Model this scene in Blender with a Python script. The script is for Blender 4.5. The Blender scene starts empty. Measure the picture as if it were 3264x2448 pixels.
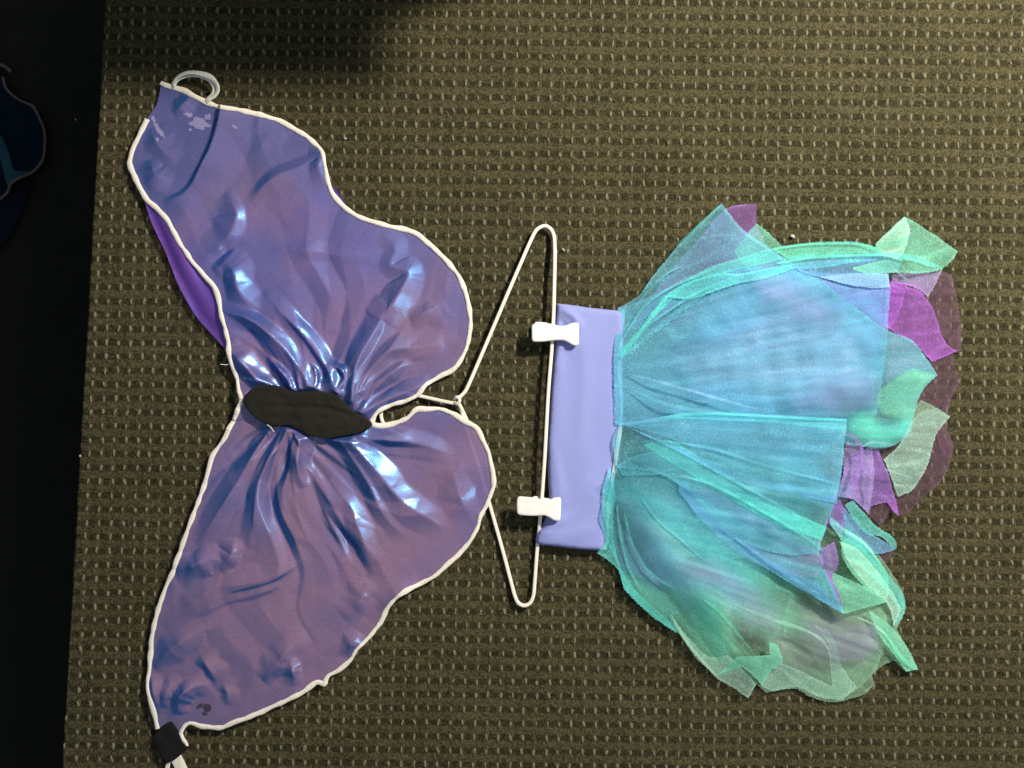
import bpy, math, random
import numpy as np
from mathutils import Vector
from mathutils.geometry import delaunay_2d_cdt
random.seed(7); rng = np.random.default_rng(7)
scene = bpy.context.scene
COL = scene.collection

# ---------------------------------------------------------------- camera, world, lamps, exposure
FW = 1.08                       # width of floor in the frame, metres
S = FW / 3264.0                 # metres per photograph pixel on the carpet
LENS = 29.0
H = FW * LENS / 36.0            # camera height
cam = bpy.data.cameras.new("Camera"); camo = bpy.data.objects.new("Camera", cam); COL.objects.link(camo)
cam.lens = LENS; cam.sensor_width = 36.0; cam.clip_start = 0.01; cam.clip_end = 50
camo.location = (0, 0, H); camo.rotation_euler = (0, 0, 0)
scene.camera = camo

world = bpy.data.worlds.new("World"); scene.world = world; world.use_nodes = True
bg = world.node_tree.nodes["Background"]; bg.inputs[0].default_value = (0.75, 0.85, 1.0, 1); bg.inputs[1].default_value = 0.21

def lamp(name, kind, loc, target, energy, color, **kw):
    l = bpy.data.lights.new(name, kind); o = bpy.data.objects.new(name, l); COL.objects.link(o)
    o.location = loc
    o.rotation_euler = (Vector(target) - Vector(loc)).to_track_quat('-Z', 'Y').to_euler()
    l.energy = energy; l.color = color
    for k, v in kw.items(): setattr(l, k, v)
    return o
lamp("key_spot", 'SPOT', (0.72, 0.70, 0.98), (0.30, 0.06, 0), 112, (1.0, 0.91, 0.75), spot_size=math.radians(84), spot_blend=0.5, shadow_soft_size=0.06)
lamp("ceiling_panel", 'AREA', (1.45, 1.35, 1.75), (-0.1, 0, 0), 15, (0.86, 0.93, 1.0), shape='RECTANGLE', size=0.9, size_y=0.35)
lamp("side_panel", 'AREA', (1.1, -0.5, 1.9), (-0.1, 0, 0), 5, (0.92, 0.96, 1.0), shape='RECTANGLE', size=0.6, size_y=0.3)

scene.view_settings.view_transform = 'Standard'; scene.view_settings.look = 'None'
scene.view_settings.exposure = 0; scene.view_settings.gamma = 1
scene.render.engine = 'CYCLES'
scene.cycles.transparent_max_bounces = 48
scene.cycles.max_bounces = 8

# ---------------------------------------------------------------- helpers
def W(p, z=0.0):
    """photograph pixels (N,2) -> floor metres for something lying at height z"""
    k = (H - np.asarray(z, float)) / H
    p = np.asarray(p, float)
    return np.stack([(p[..., 0] - 1632) * S * k, (1224 - p[..., 1]) * S * k], -1)
def cr(pts, ox, oy, f):
    return [(ox + x * f, oy + y * f) for x, y in pts]

def spline(pts, step=5.0, closed=True, sharp=(), auto=None):
    """Catmull-Rom through the points, resampled at about `step`"""
    P = np.asarray(pts, float); n = len(P); out = []
    rngi = range(n if closed else n - 1)
    if auto:
        d1 = P - np.roll(P, 1, 0); d2 = np.roll(P, -1, 0) - P
        cs = (d1 * d2).sum(1) / (np.linalg.norm(d1, axis=1) * np.linalg.norm(d2, axis=1) + 1e-9)
        sharp = [i for i in range(n) if cs[i] < math.cos(math.radians(auto))]
    for i in rngi:
        if closed:
            p0, p1, p2, p3 = P[(i - 1) % n], P[i], P[(i + 1) % n], P[(i + 2) % n]
        else:
            p0, p1, p2, p3 = P[max(i - 1, 0)], P[i], P[i + 1], P[min(i + 2, n - 1)]
        L = np.linalg.norm(p2 - p1); m = max(1, int(round(L / step)))
        m1 = np.zeros(2) if i % n in sharp else (p2 - p0) * .5
        m2 = np.zeros(2) if (i + 1) % n in sharp else (p3 - p1) * .5
        q0 = np.linalg.norm(p1 - p0) + 1e-6; q3 = np.linalg.norm(p3 - p2) + 1e-6
        m1 = m1 * min(1, 2 * L / (L + q0)); m2 = m2 * min(1, 2 * L / (L + q3))
        for j in range(m):
            t = j / m; t2 = t * t; t3 = t2 * t
            out.append((2*t3 - 3*t2 + 1) * p1 + (t3 - 2*t2 + t) * m1 + (-2*t3 + 3*t2) * p2 + (t3 - t2) * m2)
    if not closed: out.append(P[-1])
    return np.array(out)

def _hash(ix, iy, seed):
    h = (ix.astype(np.int64) * 374761393 + iy.astype(np.int64) * 668265263 + seed * 1274126177) & 0x7fffffff
    h = ((h ^ (h >> 13)) * 1103515245) & 0x7fffffff
    h = h ^ (h >> 16)
    return (h & 0xffff) / 65535.0
def noise(x, y, seed=0):
    ix = np.floor(x); iy = np.floor(y); fx = x - ix; fy = y - iy
    u = fx * fx * fx * (fx * (fx * 6 - 15) + 10); v = fy * fy * fy * (fy * (fy * 6 - 15) + 10)
    ix = ix.astype(np.int64); iy = iy.astype(np.int64)
    def g(dx, dy):
        a = _hash(ix + dx, iy + dy, seed) * 2 * np.pi
        return np.cos(a) * (fx - dx) + np.sin(a) * (fy - dy)
    a = g(0, 0) * (1 - u) + g(1, 0) * u; b = g(0, 1) * (1 - u) + g(1, 1) * u
    return (a * (1 - v) + b * v) * 1.4
def fbm(x, y, seed=0, o=3):
    r = 0; a = 1.0
    for i in range(o):
        r = r + a * noise(x * 2 ** i, y * 2 ** i, seed + i * 17); a *= .5
    return r

def polydist(p, line, closed=False):
    """distance, parameter 0..1 and side (+/-) from points p (N,2) to a polyline"""
    L = np.asarray(line, float)
    if closed: L = np.vstack([L, L[:1]])
    seg = np.linalg.norm(np.diff(L, axis=0), axis=1); cum = np.concatenate([[0], np.cumsum(seg)]); tot = cum[-1]
    best = np.full(len(p), 1e9); tt = np.zeros(len(p)); sd = np.ones(len(p))
    for i in range(len(seg)):
        a = L[i]; d = L[i + 1] - a; l2 = (d * d).sum() + 1e-9
        r = p - a; t = np.clip((r @ d) / l2, 0, 1)
        q = r - t[:, None] * d; dd = np.sqrt((q * q).sum(1))
        m = dd < best
        best = np.where(m, dd, best); tt = np.where(m, (cum[i] + t * seg[i]) / tot, tt)
        sd = np.where(m, np.sign(d[0] * r[:, 1] - d[1] * r[:, 0]), sd)
    return best, tt, sd
def inside(p, poly):
    x, y = p[:, 0], p[:, 1]; c = np.zeros(len(p), bool); n = len(poly)
    for i in range(n):
        x1, y1 = poly[i]; x2, y2 = poly[(i + 1) % n]
        if y1 == y2: continue
        m = (y1 > y) != (y2 > y)
        c ^= m & (x < (x2 - x1) * (y - y1) / (y2 - y1) + x1)
    return c

def mesh_obj(name, verts, faces, mat, parent=None, smooth=True):
    me = bpy.data.meshes.new(name); me.from_pydata([tuple(map(float, v)) for v in verts], [], faces)
    if mat: me.materials.append(mat)
    if smooth: me.polygons.foreach_set("use_smooth", [True] * len(me.polygons))
    me.update()
    o = bpy.data.objects.new(name, me); COL.objects.link(o)
    if parent: o.parent = parent
    return o
def thing(name, label, cat, loc=(0, 0, 0), group=None):
    o = bpy.data.objects.new(name, None); COL.objects.link(o); o.empty_display_size = .05
    o['label'] = label; o['category'] = cat
    if group: o['group'] = group
    return o
def attr(o, name, vals):
    a = o.data.attributes.new(name, 'FLOAT', 'POINT'); a.data.foreach_set('value', np.asarray(vals, np.float32))

def triangulate(outline, step):
    """outline (N,2) in pixels -> points, faces filling it"""
    lo = outline.min(0); hi = outline.max(0)
    xs = np.arange(lo[0], hi[0], step); ys = np.arange(lo[1], hi[1], step * .866)
    X, Y = np.meshgrid(xs, ys); X = X + (np.arange(len(ys)) % 2)[:, None] * step * .5
    p = np.stack([X.ravel(), Y.ravel()], 1) + rng.uniform(-.12, .12, (X.size, 2)) * step
    p = p[inside(p, outline)]
    # keep away from the edge
    d = np.full(len(p), 1e9)
    for i in range(0, len(outline)):
        r = p - outline[i]; d = np.minimum(d, (r * r).sum(1))
    p = p[d > (step * .6) ** 2]
    allp = np.vstack([outline, p])
    n = len(outline)
    edges = [(i, (i + 1) % n) for i in range(n)]
    v, e, f, *_ = delaunay_2d_cdt([Vector(q) for q in allp.tolist()], edges, [], 1, 1e-6)
    return np.array([(q.x, q.y) for q in v]), [tuple(t) for t in f]

def sheet(name, outline, step, hf, mat, parent, zn=0.0, dens=None):
    """a thin sheet of fabric: outline in pixels, hf(points px) -> height in metres"""
    p, f = triangulate(np.asarray(outline), step)
    z = hf(p); xy = W(p, zn(p) if callable(zn) else zn)
    o = mesh_obj(name, np.column_stack([xy, z]), f, mat, parent)
    # faces up
    if sum(o.data.polygons[i].normal.z for i in range(0, len(o.data.polygons), 50)) < 0: o.data.flip_normals()
    if dens is not None: attr(o, 'dens', dens(p))
    return o
def slab(name, outline, z0, z1, mat, parent, bevel=.0008, zn=0.0, top=None):
    """a solid plate with rounded rim: outline in pixels; optional top(points) adds height to the upper face"""
    o2 = np.asarray(outline); c = o2.mean(0)
    area = np.sum(o2[:, 0] * np.roll(o2[:, 1], -1) - np.roll(o2[:, 0], -1) * o2[:, 1])
    if area > 0: o2 = o2[::-1]
    t = np.roll(o2, -1, 0) - np.roll(o2, 1, 0); t /= np.linalg.norm(t, axis=1)[:, None] + 1e-9
    nrm = np.stack([-t[:, 1], t[:, 0]], 1)          # px space, points outward or inward: test
    if np.mean(((o2 + nrm * 2) - c) ** 2) > np.mean((o2 - c) ** 2): nrm = -nrm
    b = bevel / S; rings = [(b, z0), (0, z0 + bevel), (0, z1 - bevel), (b * .3, z1 - bevel * .3), (b, z1)]
    V = []; F = []; n = len(o2)
    for ins, z in rings:
        q = o2 + nrm * ins; zz = np.full(n, z)
        if top is not None and z > (z0 + z1) / 2: zz = zz + top(q)
        V += np.column_stack([W(q, zn), zz]).tolist()
    for r in range(len(rings) - 1):
        for i in range(n):
            j = (i + 1) % n; F.append((r * n + i, r * n + j, (r + 1) * n + j, (r + 1) * n + i))
    F.append(tuple(range(n))[::-1])
    if top is None:
        F.append(tuple((len(rings) - 1) * n + i for i in range(n)))
    else:
        p, f = triangulate(o2 + nrm * b, 7)
        base = len(V); V += np.column_stack([W(p, zn), z1 + top(p)]).tolist(); F += [tuple(base + k for k in t3) for t3 in f]
    o = mesh_obj(name, V, F, mat, parent)
    import bmesh
    bm = bmesh.new(); bm.from_mesh(o.data); bmesh.ops.remove_doubles(bm, verts=bm.verts, dist=1e-6); bmesh.ops.recalc_face_normals(bm, faces=bm.faces); bm.to_mesh(o.data); bm.free()
    return o
def strip(name, path, zc, wid, thick, mat, parent, nseg=8, tilt=0.0, ribs=0.0, zn=0.0, wvar=0.0, closed=False, seed=1):
    """flattened tube along a path (px); zc heights (m) per point, wid px, thick m"""
    P = np.asarray(path); n = len(P)
    xy = W(P, zn); c = np.column_stack([xy, zc if np.ndim(zc) else np.full(n, zc)])
    if closed: T = np.roll(c, -1, 0) - np.roll(c, 1, 0)
    else: T = np.gradient(c, axis=0)
    T /= np.linalg.norm(T, axis=1)[:, None] + 1e-12
    up = np.array([0, 0, 1.0]); sd = np.cross(T, up); sd /= np.linalg.norm(sd, axis=1)[:, None] + 1e-12
    nn = np.cross(sd, T)
    tl = tilt if np.ndim(tilt) else np.full(n, tilt)
    ct, st = np.cos(tl)[:, None], np.sin(tl)[:, None]
    A = sd * ct + nn * st; B = -sd * st + nn * ct
    w = wid * S * .5 * np.ones(n)
    s = np.arange(n)
    w = w * (1 + wvar * noise(s * .06, s * 0 + seed * 3.3, seed))
    th = thick * .5 * np.ones(n)
    if ribs: w = w * (1 + ribs * ((s // 2) % 2) * .18); th = th * (1 + ribs * 1.0 * ((s // 2) % 2)) * (1 + .15 * rng.uniform(-1, 1, n))
    V = []; F = []
    for k in range(nseg):
        a = 2 * math.pi * k / nseg
        ca = math.copysign(abs(math.cos(a)) ** .45, math.cos(a)); sa = math.copysign(abs(math.sin(a)) ** .45, math.sin(a))
        V.append(c + A * (w * ca)[:, None] + B * (th * sa)[:, None])
    V = np.stack(V, 1).reshape(-1, 3)
    for i in range(n if closed else n - 1):
        j = (i + 1) % n
        for k in range(nseg):
            l = (k + 1) % nseg; F.append((i * nseg + k, i * nseg + l, j * nseg + l, j * nseg + k))
    if not closed:
        F.append(tuple(range(nseg))[::-1]); F.append(tuple((n - 1) * nseg + k for k in range(nseg)))
    return mesh_obj(name, V, F, mat, parent)

# ---------------------------------------------------------------- materials
def newmat(name):
    m = bpy.data.materials.new(name); m.use_nodes = True; nt = m.node_tree; nt.nodes.clear()
    return m, nt, nt.nodes, nt.links
def N(nt, typ, **kw):
    n = nt.nodes.new(typ)
    for k, v in kw.items():
        if k.startswith('i_'):
            key = k[2:]; key = int(key) if key.isdigit() else key
            n.inputs[key].default_value = v
        else: setattr(n, k, v)
    return n
def math_(nt, op, a, b=None, c=None):
    n = nt.nodes.new('ShaderNodeMath'); n.operation = op
    for i, v in enumerate((a, b, c)):
        if v is None: continue
        if hasattr(v, 'links') or hasattr(v, 'is_linked'): nt.links.new(v, n.inputs[i])
        else: n.inputs[i].default_value = v
    return n.outputs[0]
def mixc(nt, f, a, b):
    n = nt.nodes.new('ShaderNodeMix'); n.data_type = 'RGBA'
    for sock, v in ((n.inputs['Factor'], f), (n.inputs['A'], a), (n.inputs['B'], b)):
        pass
    ins = [n.inputs[0], n.inputs[6], n.inputs[7]]
    for sock, v in zip(ins, (f, a, b)):
        if hasattr(v, 'is_linked'): nt.links.new(v, sock)
        else: sock.default_value = v if not isinstance(v, tuple) or len(v) == 4 else (*v, 1)
    return n.outputs[2]

def plain(name, col, rough=.7, bump=0.0, bscale=2000, var=.0, spec=.3, sheen=0.0, wave=None, transl=0.0):
    m, nt, ns, ln = newmat(name)
    out = N(nt, 'ShaderNodeOutputMaterial'); b = N(nt, 'ShaderNodeBsdfPrincipled')
    b.inputs['Roughness'].default_value = rough; b.inputs['Specular IOR Level'].default_value = spec
    if sheen: b.inputs['Sheen Weight'].default_value = sheen
    tc = N(nt, 'ShaderNodeTexCoord'); nz = N(nt, 'ShaderNodeTexNoise', i_Scale=bscale, i_Detail=3)
    ln.new(tc.outputs['Object'], nz.inputs['Vector'])
    n2 = N(nt, 'ShaderNodeTexNoise', i_Scale=25.0, i_Detail=5); ln.new(tc.outputs['Object'], n2.inputs['Vector'])
    f = math_(nt, 'MULTIPLY_ADD', math_(nt, 'ADD', n2.outputs[0], nz.outputs[0]), var, 1 - var)
    cc = nt.nodes.new('ShaderNodeVectorMath'); cc.operation = 'SCALE'; cc.inputs[0].default_value = col; ln.new(f, cc.inputs['Scale'])
    ln.new(cc.outputs[0], b.inputs['Base Color'])
    if bump:
        bp = N(nt, 'ShaderNodeBump', i_Strength=bump, i_Distance=.0006); ln.new(nz.outputs[0], bp.inputs['Height']); ln.new(bp.outputs[0], b.inputs['Normal'])
    ln.new(b.outputs[0], out.inputs[0])
    return m

def wing_material(name, front, slant, gloss_col, alpha, rough=.27, glossw=.5):
    """two-tone shot organza: warp and weft of different colour, satin lustre tinted by the yarn, slightly see-through"""
    m, nt, ns, ln = newmat(name)
    out = N(nt, 'ShaderNodeOutputMaterial')
    tc = N(nt, 'ShaderNodeTexCoord')
    nz = N(nt, 'ShaderNodeTexNoise', i_Scale=9.0, i_Detail=3.0); ln.new(tc.outputs['Object'], nz.inputs['Vector'])
    wv = N(nt, 'ShaderNodeTexNoise', i_Scale=620.0, i_Detail=3.0); ln.new(tc.outputs['Object'], wv.inputs['Vector'])
    lw = N(nt, 'ShaderNodeLayerWeight', i_Blend=.5)
    mr = N(nt, 'ShaderNodeMapRange'); mr.inputs['From Min'].default_value = .04; mr.inputs['From Max'].default_value = .27
    ln.new(lw.outputs['Facing'], mr.inputs['Value'])
    # light direction and show-through painted into the colour: pinker at low y, violet above
    spx = N(nt, 'ShaderNodeSeparateXYZ'); ln.new(tc.outputs['Object'], spx.inputs[0])
    mr2 = N(nt, 'ShaderNodeMapRange'); mr2.inputs['From Min'].default_value = .36; mr2.inputs['From Max'].default_value = .66
    ln.new(math_(nt, 'SUBTRACT', nz.outputs[0], math_(nt, 'MULTIPLY', spx.outputs[1], .85)), mr2.inputs['Value'])
    front2 = (front[0] * 1.75, front[1] * 1.22, front[2] * .78)
    c0 = mixc(nt, mr2.outputs[0], front, front2)
    col = mixc(nt, mr.outputs[0], c0, slant)
    f = math_(nt, 'MULTIPLY_ADD', wv.outputs[0], .7, .65)
    sc = nt.nodes.new('ShaderNodeVectorMath'); sc.operation = 'SCALE'; ln.new(col, sc.inputs[0]); ln.new(f, sc.inputs['Scale'])
    bp = N(nt, 'ShaderNodeBump', i_Strength=.30, i_Distance=.00025); ln.new(wv.outputs[0], bp.inputs['Height'])
    d = N(nt, 'ShaderNodeBsdfDiffuse'); ln.new(sc.outputs[0], d.inputs[0])
    tr = N(nt, 'ShaderNodeBsdfTranslucent'); ln.new(sc.outputs[0], tr.inputs[0])
    a1 = N(nt, 'ShaderNodeMixShader', i_0=.2); ln.new(d.outputs[0], a1.inputs[1]); ln.new(tr.outputs[0], a1.inputs[2])
    g = N(nt, 'ShaderNodeBsdfAnisotropic' if hasattr(bpy.types, 'ShaderNodeBsdfAnisotropic') else 'ShaderNodeBsdfGlossy')
    g.inputs['Color'].default_value = (*gloss_col, 1); g.inputs['Roughness'].default_value = rough; ln.new(bp.outputs[0], g.inputs['Normal'])
    g2 = N(nt, 'ShaderNodeBsdfAnisotropic' if hasattr(bpy.types, 'ShaderNodeBsdfAnisotropic') else 'ShaderNodeBsdfGlossy')
    g2.inputs['Color'].default_value = (gloss_col[0] * .7, gloss_col[1] * .75, gloss_col[2], 1); g2.inputs['Roughness'].default_value = .43; ln.new(bp.outputs[0], g2.inputs['Normal'])
    a15 = N(nt, 'ShaderNodeMixShader', i_0=glossw * .75); ln.new(a1.outputs[0], a15.inputs[1]); ln.new(g2.outputs[0], a15.inputs[2]); a1 = a15
    a2 = N(nt, 'ShaderNodeMixShader', i_0=glossw); ln.new(a1.outputs[0], a2.inputs[1]); ln.new(g.outputs[0], a2.inputs[2])
    t = N(nt, 'ShaderNodeBsdfTransparent', i_0=(.85, .8, 1, 1))
    a3 = N(nt, 'ShaderNodeMixShader', i_0=alpha); ln.new(t.outputs[0], a3.inputs[1]); ln.new(a2.outputs[0], a3.inputs[2])
    ln.new(a3.outputs[0], out.inputs[0])
    return m

def tulle_material(name, col, alpha, transl=.42):
    m, nt, ns, ln = newmat(name)
    out = N(nt, 'ShaderNodeOutputMaterial'); tc = N(nt, 'ShaderNodeTexCoord')
    at = N(nt, 'ShaderNodeAttribute', attribute_name='dens')
    vo = N(nt, 'ShaderNodeTexVoronoi', i_Scale=620.0); ln.new(tc.outputs['Object'], vo.inputs['Vector'])
    lw = N(nt, 'ShaderNodeLayerWeight', i_Blend=.5)
    # the net covers more when seen aslant
    a = math_(nt, 'MULTIPLY', at.outputs['Fac'], alpha)
    hole = math_(nt, 'MULTIPLY_ADD', vo.outputs['Distance'], 1.1, .47)
    a = math_(nt, 'MULTIPLY', a, hole)
    a = math_(nt, 'ADD', a, math_(nt, 'MULTIPLY', lw.outputs['Facing'], .55))
    a = math_(nt, 'MINIMUM', a, .96)
    nz = N(nt, 'ShaderNodeTexNoise', i_Scale=14.0, i_Detail=3.0); ln.new(tc.outputs['Object'], nz.inputs['Vector'])
    f = math_(nt, 'MULTIPLY_ADD', nz.outputs[0], .5, .75)
    sc = nt.nodes.new('ShaderNodeVectorMath'); sc.operation = 'SCALE'; sc.inputs[0].default_value = col; ln.new(f, sc.inputs['Scale'])
    d = N(nt, 'ShaderNodeBsdfDiffuse'); ln.new(sc.outputs[0], d.inputs[0])
    tr = N(nt, 'ShaderNodeBsdfTranslucent'); ln.new(sc.outputs[0], tr.inputs[0])
    mx = N(nt, 'ShaderNodeMixShader', i_0=transl); ln.new(d.outputs[0], mx.inputs[1]); ln.new(tr.outputs[0], mx.inputs[2])
    t = N(nt, 'ShaderNodeBsdfTransparent')
    m2 = N(nt, 'ShaderNodeMixShader'); ln.new(a, m2.inputs[0]); ln.new(t.outputs[0], m2.inputs[1]); ln.new(mx.outputs[0], m2.inputs[2])
    ln.new(m2.outputs[0], out.inputs[0])
    return m

def carpet_material():
    m, nt, ns, ln = newmat("carpet_yarn")
    out = N(nt, 'ShaderNodeOutputMaterial'); b = N(nt, 'ShaderNodeBsdfPrincipled')
    b.inputs['Roughness'].default_value = .95; b.inputs['Specular IOR Level'].default_value = .1
    uv = N(nt, 'ShaderNodeUVMap', uv_map='weave'); sp = N(nt, 'ShaderNodeSeparateXYZ'); ln.new(uv.outputs[0], sp.inputs[0])
    u, v = sp.outputs[0], sp.outputs[1]
    tc = N(nt, 'ShaderNodeTexCoord')
    wob = N(nt, 'ShaderNodeTexNoise', i_Scale=260.0, i_Detail=1.0); ln.new(tc.outputs['Object'], wob.inputs['Vector'])
    wv = math_(nt, 'MULTIPLY_ADD', wob.outputs[0], .3, -.15)
    fv = math_(nt, 'ABSOLUTE', math_(nt, 'SUBTRACT', math_(nt, 'FRACT', math_(nt, 'ADD', math_(nt, 'ADD', v, .5), wv)), .5))   # 0 on tuft rows
    fu = math_(nt, 'ABSOLUTE', math_(nt, 'SUBTRACT', math_(nt, 'FRACT', math_(nt, 'ADD', u, wv)), .5))                          # 0 midway between tufts
    row = N(nt, 'ShaderNodeMapRange', interpolation_type='SMOOTHSTEP'); ln.new(fv, row.inputs[0]); row.inputs[1].default_value = .27; row.inputs[2].default_value = .19
    sq = N(nt, 'ShaderNodeMapRange', interpolation_type='SMOOTHSTEP'); ln.new(fu, sq.inputs[0]); sq.inputs[1].default_value = .37; sq.inputs[2].default_value = .26
    dark = math_(nt, 'MULTIPLY', row.outputs[0], sq.outputs[0])
    # single stitches
    cu = math_(nt, 'FLOOR', math_(nt, 'MULTIPLY', u, 8)); cv = math_(nt, 'FLOOR', math_(nt, 'MULTIPLY', v, 9))
    cmb = N(nt, 'ShaderNodeCombineXYZ'); ln.new(cu, cmb.inputs[0]); ln.new(cv, cmb.inputs[1])
    wn = N(nt, 'ShaderNodeTexWhiteNoise', noise_dimensions='2D'); ln.new(cmb.outputs[0], wn.inputs[0])
    big = N(nt, 'ShaderNodeTexNoise', i_Scale=16.0, i_Detail=4.0); ln.new(tc.outputs['Object'], big.inputs['Vector'])
    fine = N(nt, 'ShaderNodeTexNoise', i_Scale=900.0, i_Detail=3.0); ln.new(tc.outputs['Object'], fine.inputs['Vector'])
    c = mixc(nt, dark, (.0655, .0575, .0295, 1), (.034, .030, .0152, 1))
    f = math_(nt, 'MULTIPLY_ADD', wn.outputs[0], .9, .5)
    f = math_(nt, 'MULTIPLY', f, math_(nt, 'MULTIPLY_ADD', fine.outputs[0], 1.0, .5))
    f = math_(nt, 'MULTIPLY', f, math_(nt, 'MULTIPLY_ADD', big.outputs[0], .5, .75))
    sc = nt.nodes.new('ShaderNodeVectorMath'); sc.operation = 'SCALE'; ln.new(c, sc.inputs[0]); ln.new(f, sc.inputs['Scale'])
    ln.new(sc.outputs[0], b.inputs['Base Color'])
    ln.new(b.outputs[0], out.inputs[0])
    return m

M = {}
M['carpet'] = carpet_material()
M['tuft'] = plain('tuft_yarn', (.172, .160, .100), .95, .6, 900, .35, .1)
M['step'] = plain('step_side', (.030, .028, .024), .9, .5, 700, .3, .1)
M['floor'] = plain('black_floor', (.016, .016, .013), .9, .5, 900, .4, .1)
M['trim'] = plain('overlock_thread', (.84, .77, .68), .85, .8, 1500, .3, .15)
M['wing'] = wing_material('shot_organza', (.262, .205, .50), (.05, .11, .37), (.17, .55, .95), .78, .19, .155)
M['under'] = wing_material('violet_organza', (.17, .055, .36), (.09, .04, .32), (.40, .30, 1.0), .85, .32, .25)
M['dim_trim'] = plain('shaded_thread', (.12, .10, .09), .9, .5, 1500, .3, .1)  # darkened copy of the trim thread, shade put into its colour
M['dark_under'] = plain('shaded_cloth', (.006, .008, .018), .9, .3, 1500, .3, .1)  # underlayer cloth with its shade in the colour
M['dark_wing'] = wing_material('shaded_organza', (.005, .007, .015), (.005, .008, .018), (.05, .18, .25), .97, .4, .03)  # near-black cloth: the shade on these wings is put into the colour
M['teal'] = plain('teal_sheen', (.010, .055, .08), .8, .3, 1200, .4, .2)  # colour of a reflected streak, not a separate cloth
M['felt'] = plain('black_felt', (.018, .017, .013), .95, 1.0, 700, .6, .1, .05)
M['blacktape'] = plain('black_tape', (.008, .008, .008), .8, .5, 2500, .3, .2)
M['elastic'] = plain('elastic_tape', (.74, .74, .64), .75, .4, 2500, .2, .2)
M['ribbon'] = plain('white_ribbon', (.80, .76, .66), .6, .3, 2500, .1, .3)
M['plastic'] = plain('white_plastic', (.86, .84, .80), .35, 0, 500, .02, .5)
M['wire'] = plain('white_coated_wire', (.84, .79, .68), .4, 0, 500, .03, .5)
M['lycra'] = plain('lilac_lycra', (.275, .31, .64), .9, .3, 900, .12, .1, .1)
M['seam'] = plain('seam_elastic', (.55, .72, .76), .8, .5, 900, .2, .2)
M['glue'] = plain('dried_glue', (.25, .235, .44), .5, .4, 600, .3, .4)
M['scorch'] = plain('scorch_mark', (.05, .04, .07), .8, .4, 600, .4, .2)
M['lint'] = plain('white_lint', (.5, .49, .43), .9, .2, 900, .1, .1)

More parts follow.
